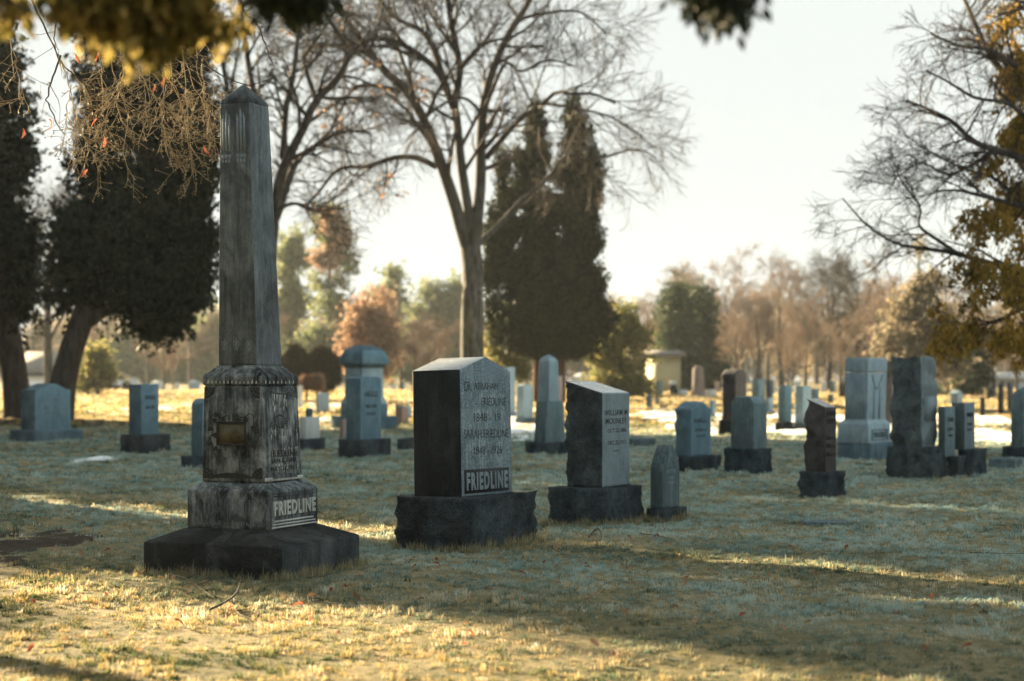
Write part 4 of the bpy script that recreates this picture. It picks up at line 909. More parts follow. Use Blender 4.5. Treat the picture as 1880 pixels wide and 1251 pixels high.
twig([(570, 1100, 0), (600, 1112, 0), (630, 1118, 0)], .005, 'short dark twig right of the obelisk slab corner')
twig([(1175, 985, 0), (1210, 990, 0), (1240, 998, 0)], .004, 'thin dark twig in front of the small pointed stone')
twig([(1780, 1020, 0), (1830, 1026, .01), (1879, 1022, 0)], .004, 'long thin twig near the right edge of the lawn')

# ------------------------------------------------------------------ tree makers
def grow(P, Rd, k, length, ang, n, up=0.0, tmin=.2, ratio=.55, wig=.25, side=None, lenfall=.55, jit=.35):
    B, m, _ = P.shape
    t = tmin + (1 - tmin) * ((np.arange(k)[None, :] + rng.random((B, k))) / k); f = t * (m - 1); i = np.clip(f.astype(int), 0, m - 2); w = (f - i)[..., None]
    bi = np.arange(B)[:, None]
    A = P[bi, i] * (1 - w) + P[bi, i + 1] * w; T = P[bi, i + 1] - P[bi, i]; T /= np.linalg.norm(T, axis=2, keepdims=True) + 1e-9
    r0 = (Rd[bi, i] * (1 - w[..., 0]) + Rd[bi, i + 1] * w[..., 0]) * ratio
    Z = rng.normal(size=(B, k, 3)); Z -= (Z * T).sum(2, keepdims=True) * T; Z /= np.linalg.norm(Z, axis=2, keepdims=True) + 1e-9
    a = np.radians(ang * (1 + jit * rng.normal(size=(B, k, 1))))
    d = (np.cos(a) * T + np.sin(a) * Z).reshape(-1, 3)
    L = (length * (1 - lenfall * t) * rng.uniform(.6, 1.25, (B, k))).reshape(-1, 1)
    C = np.zeros((B * k, n, 3)); C[:, 0] = A.reshape(-1, 3)
    for j in range(1, n):
        d = d + rng.normal(size=d.shape) * wig / n * 1.6 + np.array([0, 0, up / n]); d /= np.linalg.norm(d, axis=1, keepdims=True)
        C[:, j] = C[:, j - 1] + d * L / (n - 1)
    return C, r0.reshape(-1, 1) * np.linspace(1, .35, n)[None, :]
def leaves(centres, size, k=1, spread=0.0, elong=1.6, droop=0, tri=False):
    """flat leaf quads scattered round the centres"""
    C = np.repeat(centres, k, 0); n = len(C); C = C + rng.normal(size=(n, 3)) * spread
    a = rng.normal(size=(n, 3)); 
    if droop: a[:, 2] = -np.abs(a[:, 2]) - droop
    a /= np.linalg.norm(a, axis=1, keepdims=True); b_ = np.cross(a, rng.normal(size=(n, 3))); b_ /= np.linalg.norm(b_, axis=1, keepdims=True) + 1e-9
    s_ = size * rng.uniform(.5, 1.4, (n, 1)); a = a * s_ * elong; b_ = b_ * s_ * .5
    if tri:
        V = np.stack([C - b_, C + b_, C + a], 1).reshape(-1, 3); return V, (np.arange(n)[:, None] * 3 + np.arange(3)[None])
    V = np.stack([C, C + a * .5 - b_, C + a, C + a * .5 + b_], 1).reshape(-1, 3)
    return V, (np.arange(n)[:, None] * 4 + np.arange(4)[None])
def n3(P, f, seed=0):
    P = P * f + seed * 7.3
    return (np.sin(P[:, 0] * 1.7 + 1.3 * np.sin(P[:, 1] * 1.1 + seed)) * np.sin(P[:, 1] * 1.9 + 1.2 * np.sin(P[:, 2] * 1.3)) + np.sin(P[:, 2] * 2.1 + 1.5 * np.sin(P[:, 0] * .9)) * .8 + .5 * np.sin(P[:, 0] * 4.1 + P[:, 2] * 3.3) * np.sin(P[:, 1] * 3.7 + P[:, 2] * 1.1)) / 1.9
def cloud(ells, nclump, per, cr, leaf, seed=0, hole=.35, hf=1.0, shell=.55, elong=1.6, droop=0, spray=0.0, up=.9):
    """leaf clumps through the volume of ellipsoids (centre, radii); spray stretches each clump into a pointed spray"""
    E = [(np.array(c, float), np.array(r_, float)) for c, r_ in ells]; vol = np.array([np.prod(r_) ** .8 for _, r_ in E]); vol /= vol.sum(); out = []; dr = []
    for (c, r_), v in zip(E, vol):
        n = int(nclump * v * 1.5); d = rng.normal(size=(n, 3)); d /= np.linalg.norm(d, axis=1, keepdims=True)
        rad = shell + (1 - shell) * rng.random((n, 1)) ** .6; rad = np.where(rng.random((n, 1)) < .25, rng.random((n, 1)) ** .5, rad)
        rad = rad * (1 + .15 * n3(d, 3.0, seed)[:, None] + .10 * n3(d, 9.0, seed + 1)[:, None]); P = c + d * rad * r_
        k = n3(P, hf, seed) > -hole * 1.6; out.append(P[k]); dd = d[k] + rng.normal(size=(k.sum(), 3)) * .35; dd[:, 2] += up; dr.append(dd / np.linalg.norm(dd, axis=1, keepdims=True))
    C = np.concatenate(out); Dd = np.concatenate(dr); n = len(C)
    t = rng.random((n, per, 1)); L = spray * rng.uniform(.4, 1.5, (n, 1, 1))
    Cs = C[:, None, :] + Dd[:, None, :] * t * L + rng.normal(size=(n, per, 3)) * cr * (1.15 - t if spray else 1) * rng.uniform(.5, 1.3, (n, per, 1))
    return leaves(Cs.reshape(-1, 3), leaf, 1, 0, elong, droop)
def limb(pts, Y, r0, r1, n=18, dY=0.0, seed=0):
    """pts in photo pixels at distance Y, bending dY metres in depth towards the tip"""
    r_ = np.random.default_rng(seed); Q = resample(np.array([(*p, 0) for p in pts], float), n); t = np.linspace(0, 1, n)
    Yv = Y + dY * t ** 1.3 + .25 * np.sin(t * 5 + seed)* (t > 0)
    P = np.stack([(Q[:, 0] - CX) / F * Yv, Yv, H - (Q[:, 1] - HY) / F * Yv], 1)
    return P, np.linspace(r0, r1, n) * Y / F
def put(name, parent, mat, geos, smooth=True, loc=None):
    g = Geo()
    for V, q in geos: g.add(V, q)
    me = g.mesh(name, smooth)
    if loc is not None:
        v = np.zeros(len(me.vertices) * 3); me.vertices.foreach_get('co', v); v = v.reshape(-1, 3) - np.array(loc); me.vertices.foreach_set('co', v.ravel()); me.update()
    return link(name, me, parent, mat)
def traced_tree(name, label, Y, base_px, trunk, limbs, mat, twigmat, levels, seed, cat='tree', group='trees standing in the cemetery'):
    root = empty(name, G(base_px, Y)); tag(root, label, cat, group); loc = root.location
    T = []
    g0 = []
    for i, (pts, r0, r1, dY) in enumerate(trunk): P, r_ = limb(pts, Y, r0, r1, 20, dY, seed + i); g0.append(tubes(P[None], r_[None], 12))
    put('trunk', root, mat, g0, loc=loc)
    LP, LR = [], []
    for i, (pts, r0, r1, dY) in enumerate(limbs): P, r_ = limb(pts, Y, r0, r1, 18, dY, seed + 20 + i); LP.append(P); LR.append(r_)
    LP, LR = np.array(LP), np.array(LR); g1 = []; put('limbs', root, mat, [tubes(LP, LR, 9)], loc=loc); cP, cR = LP, LR; allP = []
    for (k, L, ang, n, up, sides, ratio) in levels:
        cP, cR = grow(cP, cR, k, L, ang, n, up, .25, ratio, .45); cR = np.maximum(cR, .007 * Y / 60); g1.append(tubes(cP, cR, sides)); allP.append(cP)
    put('crown', root, twigmat, g1, loc=loc)
    return root, allP

# big bare tree in the middle
trunkA = [([(870, 768), (868, 700), (867, 640), (867, 560), (868, 500), (864, 455)], 23, 19, 0)]
limbsA = [([(866, 480), (850, 430), (838, 385), (820, 330), (800, 275), (768, 200), (738, 158), (707, 132), (675, 90), (633, 32), (585, -32)], 13, 4, -3),
 ([(866, 470), (862, 400), (857, 369), (846, 295), (839, 221), (832, 195), (841, 158), (844, 121), (831, 53), (823, 0), (826, -60)], 10, 5, 1),
 ([(870, 470), (876, 401), (882, 337), (883, 264), (886, 211), (897, 153), (918, 95), (939, 53), (973, 0), (990, -50)], 12, 5, 3),
 ([(832, 197), (807, 137), (775, 105), (733, 79), (691, 71), (654, 79), (612, 58)], 7, 3, -4), ([(820, 165), (796, 90), (775, 58), (738, 40), (712, 21), (690, -20)], 7, 3, 3),
 ([(934, 58), (955, 37), (997, 25), (1060, 21), (1092, 42), (1113, 63)], 4, 1.5, 2), ([(893, 290), (928, 248), (955, 219), (997, 190), (1023, 169), (1055, 174), (1087, 172), (1130, 190)], 6, 2, -3),
 ([(843, 127), (870, 95), (902, 76), (928, 71)], 3.5, 2.5, 1), ([(800, 306), (765, 290), (723, 290), (675, 306), (622, 311), (585, 353), (560, 380)], 6, 2, -4), ([(733, 169), (691, 158), (649, 163), (622, 211), (600, 250)], 5, 2, -2),
 ([(707, 127), (654, 90), (585, 84), (540, 90)], 5, 2, 2), ([(872, 455), (923, 406), (955, 370), (1007, 327), (1039, 285), (1087, 295), (1165, 274), (1205, 290)], 6, 1.5, 4), ([(890, 200), (928, 116), (955, 132), (1007, 111), (1050, 120)], 4, 1.5, -3),
 ([(768, 200), (742, 120), (720, 60), (700, 10)], 5, 2, 3), ([(1000, 190), (1060, 200), (1120, 215), (1180, 250)], 3.5, 1.2, 2), ([(845, 110), (800, 40), (770, -10)], 4, 2, -2), ([(886, 210), (850, 180), (800, 200), (760, 235)], 3.5, 1.4, -3)]
treeA, allA = traced_tree('bare_tree', 'big bare deciduous tree with a pale forked trunk rising above the large gabled gravestone', 60, 868, trunkA, limbsA, M['bark_maple'], M['twig'],
   [(11, 3.3, 46, 8, .3, 5, .5), (7, 1.7, 42, 6, .1, 4, .6), (5, 1.0, 40, 4, -.1, 3, .7)], 1)
# second bare tree behind the obelisk, a few reddish leaves left
limbsB = [([(500, 420), (512, 337), (527, 295), (559, 232), (580, 185), (622, 142), (638, 90), (600, 30), (585, -20)], 11, 3, -3), ([(500, 415), (512, 385), (543, 300), (585, 264), (628, 243), (680, 243)], 9, 2.5, 3),
 ([(520, 290), (525, 200), (538, 142), (548, 53), (555, -20)], 7, 3, 0), ([(505, 390), (540, 374), (596, 388), (638, 369)], 4, 1.5, -2), ([(498, 420), (480, 300), (470, 200), (450, 80), (440, -10)], 9, 4, 4), ([(559, 232), (600, 200), (640, 180), (690, 190)], 4, 1.5, 2), ([(580, 185), (560, 110), (590, 60), (620, 10)], 5, 2, 3), ([(487, 360), (440, 280), (420, 180), (400, 60)], 7, 3, -2)]
treeB, allB = traced_tree('bare_tree', 'bare deciduous tree with reddish leaf tufts whose trunk hides behind the obelisk', 52, 482, [([(480, 780), (482, 650), (488, 520), (500, 415)], 20, 13, 0)], limbsB, M['bark_dark'], M['twig'],
   [(11, 2.9, 45, 7, .1, 5, .55), (7, 1.5, 45, 6, 0, 4, .6), (5, .8, 42, 4, -.1, 3, .7)], 51)
pp = allB[1][:, -1]; pp = pp[n3(pp, .9, 3) > .45]; put('leaf_tufts', treeB, M['rust'], [leaves(pp, .09, 5, .10)], False, treeB.location)['kind'] = 'stuff'
# bare tree beyond, left edge gap, and trees at the right edge
limbsE = [([(1990, 330), (1880, 291), (1793, 263), (1749, 224), (1704, 201), (1665, 185)], 10, 2, -1), ([(1960, 250), (1880, 162), (1827, 117), (1799, 62), (1771, 0), (1750, -40)], 9, 3, 2), ([(1995, 420), (1880, 380), (1827, 366), (1760, 350), (1720, 352)], 8, 1.5, -2),
 ([(1990, 520), (1880, 500), (1760, 467), (1715, 459), (1648, 448), (1592, 414), (1547, 364)], 8, 1.2, 2), ([(1960, 200), (1838, 101), (1760, 84), (1709, 62)], 7, 2, 1), ([(1760, 467), (1720, 440), (1687, 414), (1690, 380), (1660, 340), (1640, 300)], 4, 1, -1),
 ([(1980, 60), (1900, -10), (1840, -60)], 9, 5, 0), ([(1830, 270), (1790, 300), (1740, 320), (1690, 300), (1640, 330)], 4, 1, 3), ([(1990, 300), (1900, 230), (1850, 190), (1790, 180), (1740, 150), (1700, 130)], 6, 1.5, -2), ([(1993, 560), (1900, 560), (1830, 590), (1770, 600)], 6, 2, 1), ([(1880, 380), (1830, 330), (1770, 310), (1710, 280), (1650, 240)], 4, 1, 2)]
treeE, allE = traced_tree('larch_tree', 'big golden-leaved conifer with dark bare limbs reaching in from the right edge', 33, 1995, [([(2000, 850), (1997, 600), (1993, 330), (1985, 0), (1975, -300)], 32, 18, 0)], limbsE, M['bark_dark'], M['twig'],
   [(12, 1.5, 45, 7, 0, 5, .5), (8, .85, 42, 6, -.1, 3, .6), (4, .45, 40, 4, -.2, 3, .7)], 91)
ge = []
for (px, py, rx, ry) in ((1850, 60, 30, 80), (1868, 200, 26, 90), (1850, 340, 46, 60), (1830, 300, 30, 30), (1845, 430, 40, 50), (1790, 470, 42, 40), (1850, 520, 50, 40), (1765, 560, 45, 40), (1820, 590, 55, 35), (1745, 615, 30, 28), (1870, 600, 30, 40), (1795, 400, 26, 26), (1870, 130, 18, 60), (1900, 300, 60, 300), (1950, 500, 60, 120)):
    c_ = W(px, py, 33 + rs.uniform(-1.5, 1.5)); ge.append(((c_.x, c_.y, c_.z), (rx / F * 33, .9, ry / F * 33)))
put('foliage', treeE, M['gold'], [cloud(ge, 1700, 24, .09, .045, 3, -.04, 2.4, .2, 2.4, 1.2, .35, -1.6)], False, treeE.location)

# dense conifers -----------------------------------------------------------------------------
def conifer(name, label, Y, base_px, trunks, ells, fol, bark, ncl, per, cr, leaf, seed, hole=.45, hf=1.0, depth=1.0, group='trees standing in the cemetery', droop=0, shell=.55, spray=0.0, up=.9):
    root = empty(name, G(base_px, Y)); tag(root, label, 'tree', group); loc = root.location
    put('trunk', root, bark, [tubes(*[a[None] for a in limb(pts, Y, r0, r1, 16, dY, seed + i)], 12) for i, (pts, r0, r1, dY) in enumerate(trunks)], loc=loc)
    E = []
    for (px, py, rx, ry) in ells:
        c_ = W(px, py, Y + rs.uniform(-.4, .4)); r_ = rx / F * Y; E.append(((c_.x, c_.y, c_.z), (r_, max(r_ * depth, .6), ry / F * Y)))
    put('crown', root, fol, [cloud(E, ncl, per, cr, leaf, seed, hole, hf, shell, 1.6, droop, spray, up)], False, loc)
    return root
conifer('juniper_tree', 'dark juniper with a leaning trunk at the left edge', 54, 32, [([(34, 790), (28, 700), (14, 610), (-5, 500), (-25, 350)], 27, 16, 0)],
    [(-35, 120, 52, 120), (-10, 330, 50, 130), (-12, 480, 62, 90), (5, 565, 40, 34), (-110, 350, 100, 290), (-85, 100, 80, 210), (0, 220, 34, 80)], M['juniper'], M['bark_dark'], 4300, 28, .15, .10, 2, .22, 1.2, spray=.75, up=.5)
conifer('juniper_tree', 'dark bushy juniper with a leaning trunk, between the left edge and the obelisk', 53, 112, [([(108, 800), (116, 705), (128, 655), (146, 600), (180, 500), (230, 330)], 27, 14, 0), ([(150, 600), (210, 560), (280, 520)], 12, 6, 0)],
    [(275, 70, 88, 150), (272, 290, 92, 150), (245, 450, 112, 100), (290, 550, 62, 58), (150, 525, 42, 46), (366, 470, 16, 80), (335, 250, 42, 130), (190, 330, 26, 60), (300, 590, 44, 24), (200, 110, 36, 100)], M['juniper'], M['bark_dark'], 6800, 28, .15, .10, 3, .24, 1.2, spray=.75, up=.5)
av = conifer('arborvitae_tree', 'tall many-spired dark arborvitae right of the big bare tree', 78, 1010, [([(985, 745), (985, 600), (985, 400), (985, 260)], 7, 3, 0), ([(1030, 748), (1032, 600), (1050, 400), (1052, 240)], 9, 3, 0), ([(1005, 745), (960, 560), (930, 380)], 6, 2, 1)],
    [(1064, 480, 26, 90), (1000, 590, 60, 66), (1078, 585, 32, 76), (918, 600, 20, 44), (1008, 636, 72, 26), (1050, 540, 40, 76), (955, 570, 26, 56), (1080, 440, 12, 66), (990, 500, 22, 60)], M['arbor'], M['bark_red'], 5600, 24, .12, .10, 4, .05, 1.8, spray=.8, up=1.6)
E = []
for (px, py, rx, ry) in ((985, 290, 11, 80), (982, 240, 5, 40), (1058, 270, 12, 70), (1050, 225, 5, 35), (1085, 330, 10, 70), (1040, 330, 9, 60), (935, 400, 13, 80), (922, 330, 5, 45), (958, 330, 6, 60), (905, 440, 7, 50), (1018, 400, 13, 70), (990, 440, 22, 90), (1066, 380, 20, 80), (905, 500, 12, 70), (940, 480, 16, 60), (970, 370, 12, 70)):
    c_ = W(px, py, 78 + rs.uniform(-.8, .8)); E.append(((c_.x, c_.y, c_.z), (rx / F * 78, max(.35, rx / F * 78), ry / F * 78)))
put('spires', av, M['arbor'], [cloud(E, 3300, 22, .10, .10, 14, .12, 2.0, .3, 1.6, 0, .75, 1.8)], False, av.location)
GB = 'hazy trees far beyond the gravestones'
def pine(label, Y, px, top, w, fol, seed, low=700, spires=6, rad=5, ncl=800, name='pine_tree', hole=.12):
    E = []; r_ = random.Random(seed)
    for k in range(spires):
        t = k / max(1, spires - 1); y_ = top + (low - top) * (.12 + .80 * t); ww = w * (.30 + .70 * t ** .8)
        for s_ in (-1, 1): E.append((px + s_ * ww * .5 * r_.uniform(.3, 1.25), y_ + r_.uniform(-14, 14), ww * .5 * r_.uniform(.6, 1.15), (low - top) / spires * .36))
    E.append((px, top + (low - top) * .2, w * .15, (low - top) * .2))
    return conifer(name, label, Y, px, [([(px, HY + 22), (px, (low + top) / 2), (px + 2, top + 10)], rad, 1.5, 0)], E, fol, M['bark_dark'], ncl, 18, .20 * Y / 110, .15 * Y / 110, seed, hole, .9 * 110 / Y, 1, GB, spray=.9 * Y / 110, up=.25)
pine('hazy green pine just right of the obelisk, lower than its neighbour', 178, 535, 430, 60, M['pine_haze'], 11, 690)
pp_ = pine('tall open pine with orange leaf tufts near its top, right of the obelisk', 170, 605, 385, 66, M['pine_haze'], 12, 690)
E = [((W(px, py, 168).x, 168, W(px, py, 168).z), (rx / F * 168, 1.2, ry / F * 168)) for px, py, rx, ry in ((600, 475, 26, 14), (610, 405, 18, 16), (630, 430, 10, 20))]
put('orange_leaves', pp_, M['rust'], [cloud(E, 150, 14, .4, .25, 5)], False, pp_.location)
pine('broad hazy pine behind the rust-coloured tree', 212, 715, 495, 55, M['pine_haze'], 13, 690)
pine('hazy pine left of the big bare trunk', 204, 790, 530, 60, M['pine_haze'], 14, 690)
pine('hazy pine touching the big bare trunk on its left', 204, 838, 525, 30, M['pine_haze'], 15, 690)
pine('yellow-green sunlit pine right of the arborvitae', 92, 1138, 560, 66, M['yellow_pine'], 16, 708, ncl=1100)
pine('dark slim evergreen, left one of the pair above the far tapered monument', 125, 1243, 530, 34, M['pine_dark'], 17, 712, ncl=900, hole=.6)
pine('dark slim evergreen, right one of the pair above the far tapered monument', 128, 1285, 540, 36, M['pine_dark'], 18, 708, ncl=900, hole=.6)
pine('small cone-shaped green evergreen above the small roofed marker', 95, 1775, 632, 28, M['pine_dark'], 19, 712, ncl=700, hole=.8, name='cypress_tree')
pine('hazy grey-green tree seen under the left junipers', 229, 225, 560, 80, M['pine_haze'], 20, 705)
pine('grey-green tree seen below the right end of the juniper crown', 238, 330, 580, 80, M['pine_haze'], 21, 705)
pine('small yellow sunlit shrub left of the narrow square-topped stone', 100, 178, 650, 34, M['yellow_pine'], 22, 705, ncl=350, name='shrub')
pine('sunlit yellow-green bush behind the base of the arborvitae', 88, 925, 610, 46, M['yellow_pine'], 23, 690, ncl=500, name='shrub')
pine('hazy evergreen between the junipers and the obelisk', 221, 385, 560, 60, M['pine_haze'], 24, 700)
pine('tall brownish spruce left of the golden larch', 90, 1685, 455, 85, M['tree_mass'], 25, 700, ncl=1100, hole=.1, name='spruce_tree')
# rust-coloured tree
rt = empty('rust_coloured_tree', G(678, 112)); tag(rt, 'rust-red leaved tree behind the domed monument', 'tree', GB)
P, r_ = limb([(678, 722), (680, 640), (684, 580)], 112, 4, 2, 10, 0, 4); put('trunk', rt, M['bark_dark'], [tubes(P[None], r_[None], 8)], loc=rt.location)
E = [((W(px, py, 112).x, 112, W(px, py, 112).z), (rx / F * 112, 1.4, ry / F * 112)) for px, py, rx, ry in ((680, 610, 48, 60), (655, 640, 36, 40), (700, 650, 34, 45), (690, 570, 30, 40))]
put('crown', rt, M['rust'], [cloud(E, 900, 12, .28, .16, 6, .2)], False, rt.location)
# clipped round shrubs
for (px, py, rx, ry, lab, nm) in ((545, 677, 27, 38, 'tall clipped brown-green shrub touching the right edge of the obelisk', 'clipped_shrub'), (592, 679, 31, 38, 'large round clipped brown-green shrub left of the domed monument', 'clipped_shrub'), (563, 702, 9, 9, 'tiny brown ball bush, left one at the foot of the round shrubs', 'ball_bush'), (582, 702, 10, 10, 'tiny brown ball bush, right one at the foot of the round shrubs', 'ball_bush')):
    Y = 84 if rx > 20 else 78; c_ = W(px, py, Y); root = empty(nm, G(px, Y)); tag(root, lab, 'shrub', 'clipped shrubs by the far lawn')
    fol = M['shrub_dark'] if rx > 20 else M['rust']
    put('foliage', root, fol, [cloud([((c_.x, c_.y, c_.z), (rx / F * Y, rx / F * Y, ry / F * Y))], 1500 if rx > 20 else 300, 14, .07, .06, 7, 1.2, 1, .8)], False, root.location)
    P = np.array([[(c_.x, c_.y, root.location.z - .05), (c_.x, c_.y, (root.location.z + c_.z) / 2), (c_.x, c_.y, c_.z)]]); put('stem', root, M['bark_dark'], [tubes(P, np.full((1, 3), .06), 6)], loc=root.location)

# hazy bare trees: a few kinds, copied along the far edge --------------------------------------
def bare_kind(seed, hgt, spread, twm, droop=0.1):
    global rng
    rng = np.random.default_rng(seed); root = empty('bare_tree', (0, 0, 0))
    t = np.linspace(0, 1, 10); P = np.stack([.15 * np.sin(t * 3 + seed), .12 * np.sin(t * 4), t * hgt * .78], 1)[None]; r_ = (hgt * .024 * (1 - .75 * t))[None]
    put('trunk', root, M['bark_dark'], [tubes(P, r_, 8)])
    a, ra = grow(P, r_, 14, hgt * spread, 42, 9, .55, .28, .6, .35, lenfall=.35); b1, rb = grow(a, ra, 8, hgt * .22, 40, 6, .2, .25, .6, .4); c1, rc = grow(b1, rb, 7, hgt * .11, 40, 5, 0, .2, .6, .4); d1, rd = grow(c1, np.maximum(rc, .012), 4, hgt * .055, 40, 3, -droop, .2, .8, .4)
    put('crown', root, twm, [tubes(a, ra, 5), tubes(b1, np.maximum(rb, .015), 4), tubes(c1, np.maximum(rc, .012), 3), tubes(d1, np.maximum(rd, .010), 3)])
    return root
kinds = [bare_kind(101, 11, .50, M['twig_brown']), bare_kind(102, 12, .42, M['twig_brown']), bare_kind(103, 9, .55, M['twig_brown']), bare_kind(104, 13, .38, M['twig'])]
used_k = [False] * 4
def copy_tree(src, loc, rz, sc):
    c = src.copy(); COL.objects.link(c); c.location = loc; c.rotation_euler = (0, 0, rz); c.scale = (sc,) * 3
    for ch in src.children: d = ch.copy(); COL.objects.link(d); d.parent = c
    return c
BT = [(1175, 560, 150, 0, 'faint bare tree between the arborvitae and the dark evergreen pair'), (1225, 490, 165, 1, 'tall faint bare tree rising behind the dark slim evergreens'), (1330, 490, 150, 2, 'wide faint bare tree right of the dark evergreen pair'),
 (1390, 540, 120, 0, 'bare brown tree above the brown rough gravestone'), (1432, 470, 140, 1, 'tall bare tree with a fan of upright limbs above the clipped corner slab'), (1480, 560, 105, 2, 'short brown bare tree in the middle of the far row'), (1520, 470, 130, 3, 'tall narrow bare tree left of the pale pillar monument'),
 (1575, 455, 115, 3, 'tall dark bare tree just above the pale pillar monument'), (1620, 520, 110, 0, 'bare brown tree behind the tall rock-faced stone'), (1655, 540, 125, 2, 'brown bare tree right behind the tall rock-faced stone'), (1730, 560, 100, 0, 'bare brown tree left of the small cone-shaped evergreen'),
 (1825, 590, 95, 2, 'reddish brown bare tree right of the small cone-shaped evergreen'), (1868, 600, 90, 0, 'bare tree at the far right edge in front of the low white house'), (760, 600, 110, 2, 'small pale bare tree right of the rust-coloured tree'), (735, 560, 125, 1, 'thin bare tree behind the rust-coloured tree'), (800, 590, 115, 2, 'small bare tree left of the big pale trunk'),
 (90, 330, 95, 3, 'tall bare tree showing between the two dark junipers'), (160, 600, 110, 2, 'small bare tree between the leaning trunks and the yellow shrub'), (300, 620, 120, 0, 'small brown bare tree beneath the juniper crown'), (1350, 580, 112, 0, 'low bushy bare tree above the curved-top gravestone'), (1550, 590, 108, 2, 'low bare tree beside the top of the pale pillar monument'), (1290, 600, 140, 2, 'low brown bare tree behind the far tapered monument'), (1445, 610, 100, 0, 'low pinkish bare shrub-like tree above the rough-sided slab')]
_w = {1110: 'just right of the arborvitae', 1205: 'above the pale yellow building', 1260: 'between the two dark slim evergreens', 1310: 'right of the dark evergreen pair', 1365: 'above the tall brown gravestone', 1410: 'above the dark narrow gravestone', 1455: 'above the blue slab', 1500: 'above the red slanted stone', 1545: 'left of the pillar monument top', 1600: 'above the pillar monument', 1640: 'above the rock-faced stone', 1700: 'left of the golden branches', 1745: 'below the golden branches', 1800: 'right of the cone-shaped evergreen', 1850: 'above the low right-hand house',
 650: 'left of the domed monument', 770: 'right of the rust-coloured tree', 820: 'left of the big pale trunk', 480: 'behind the obelisk shaft', 400: 'left of the obelisk', 350: 'right end under the juniper crown', 270: 'under the middle of the juniper crown', 200: 'under the left part of the juniper crown', 60: 'between the leaning trunks'}
for _i, (_x, _t) in enumerate(_w.items()): BT.append((_x, (545, 590, 520, 575, 560)[_i % 5] - (30 if 1350 < _x < 1720 else 0), (185, 170, 205, 160, 195)[_i % 5], _i % 4, 'faint bare tree of the far back row, ' + _t))
hk = [11, 12, 9, 13]
for i, (px, top, Y, k, lab) in enumerate(BT):
    p = G(px, Y); ht = (HY - top) / F * Y + H - p.z; sc = ht / (hk[k] * 1.02)
    if not used_k[k]: o = kinds[k]; used_k[k] = True; o.location = p; o.scale = (sc,) * 3; o.rotation_euler = (0, 0, i * 1.7)
    else: o = copy_tree(kinds[k], p, i * 1.7, sc)
    tag(o, lab, 'tree', GB)
for _i, (_x, _y, _s, _l) in enumerate(((-18, 24.5, .45, 'unseen bare tree added outside the left edge, nearer of two'), (-17.5, 33.5, .5, 'unseen bare tree added outside the left edge, farther of two'))):
    o = copy_tree(kinds[_i], (_x, _y, float(tz(_x, _y))), _i * 2.0, _s); tag(o, _l, 'tree', 'trees standing in the cemetery')  # unseen trees added to dapple the sunlight on the lawn
rng = np.random.default_rng(77)
# young staked tree
yt = empty('young_tree', G(318, ydepth(717))); tag(yt, 'slim young tree tied to a stake on the sunny lawn left of the obelisk', 'tree', GB); Yy = yt.location.y
P, r_ = limb([(318, 719), (318, 690), (318, 650)], Yy, 2.2, 1.2, 8, 0, 2); put('trunk', yt, M['twig_brown'], [tubes(P[None], r_[None], 6)], loc=yt.location)
a, ra = grow(P[None], r_[None], 26, 3.2, 60, 5, .5, .5, .6, .3); b1, rb = grow(a, ra, 8, .9, 45, 4, 0, .2, .6, .3)
put('crown', yt, M['twig_brown'], [tubes(a, ra, 4), tubes(b1, np.maximum(rb, .012), 3)], loc=yt.location)

# far tree mass closing the view
E = []
for k in range(120):
    px = -150 + k * 19 + rs.uniform(-10, 10); Y = 255 + rs.uniform(-20, 25); tp = 625 - rs.uniform(0, 55) - (25 if 150 < px < 400 else 0) - (22 if 480 < px < 900 else 0) - (30 if px > 1300 else 0); c_ = W(px, (tp + 705) / 2, Y)
    E.append(((c_.x, c_.y, c_.z), (rs.uniform(20, 34) / F * Y, 2.5, (705 - tp) / 2 / F * Y)))
V, q = cloud(E, 9000, 14, .55, .35, 9, .5, .3, .3)
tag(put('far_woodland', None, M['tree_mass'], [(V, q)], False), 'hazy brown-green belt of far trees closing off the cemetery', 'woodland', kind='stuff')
# big trees standing just outside the picture on the left; they shade the middle of the lawn
def side_conifer(x, y, hgt, rad, label, seed, name='juniper_tree', low=.15):
    root = empty(name, (x, y, float(tz(x, y)))); tag(root, label, 'tree', 'trees standing in the cemetery'); E = []
    for k in range(7):
        t = k / 6; E.append(((x + rs.uniform(-.5, .5), y + rs.uniform(-.5, .5), root.location.z + hgt * (low + .10 + (.88 - low) * t)), (rad * (1 - .62 * t), rad * (1 - .62 * t), hgt * .13)))
    put('crown', root, M['juniper'], [cloud(E, 2600, 14, .30, .20, seed, .6, .7)], False, root.location)
    P = np.array([[(x, y, root.location.z - .1), (x + .1, y, root.location.z + hgt * .4), (x, y, root.location.z + hgt * .8)]]); put('trunk', root, M['bark_dark'], [tubes(P, np.array([[.4, .28, .1]]), 10)], loc=root.location)
side_conifer(-21.5, 50, 14, 4.2, 'tall dark juniper just outside the left edge', 31)
side_conifer(-18.5, 39, 12, 3.0, 'dark juniper outside the left edge, nearer than the tall one', 32)
side_conifer(-27, 60, 15, 4.0, 'dark juniper outside the left edge, farthest of the three', 33)
side_conifer(-15, 27, 6.6, 1.7, 'slim dark juniper outside the left edge, in front of the row', 41)
side_conifer(-14.8, 34, 11, 2.5, 'dark juniper outside the left edge, nearest of the row', 34)
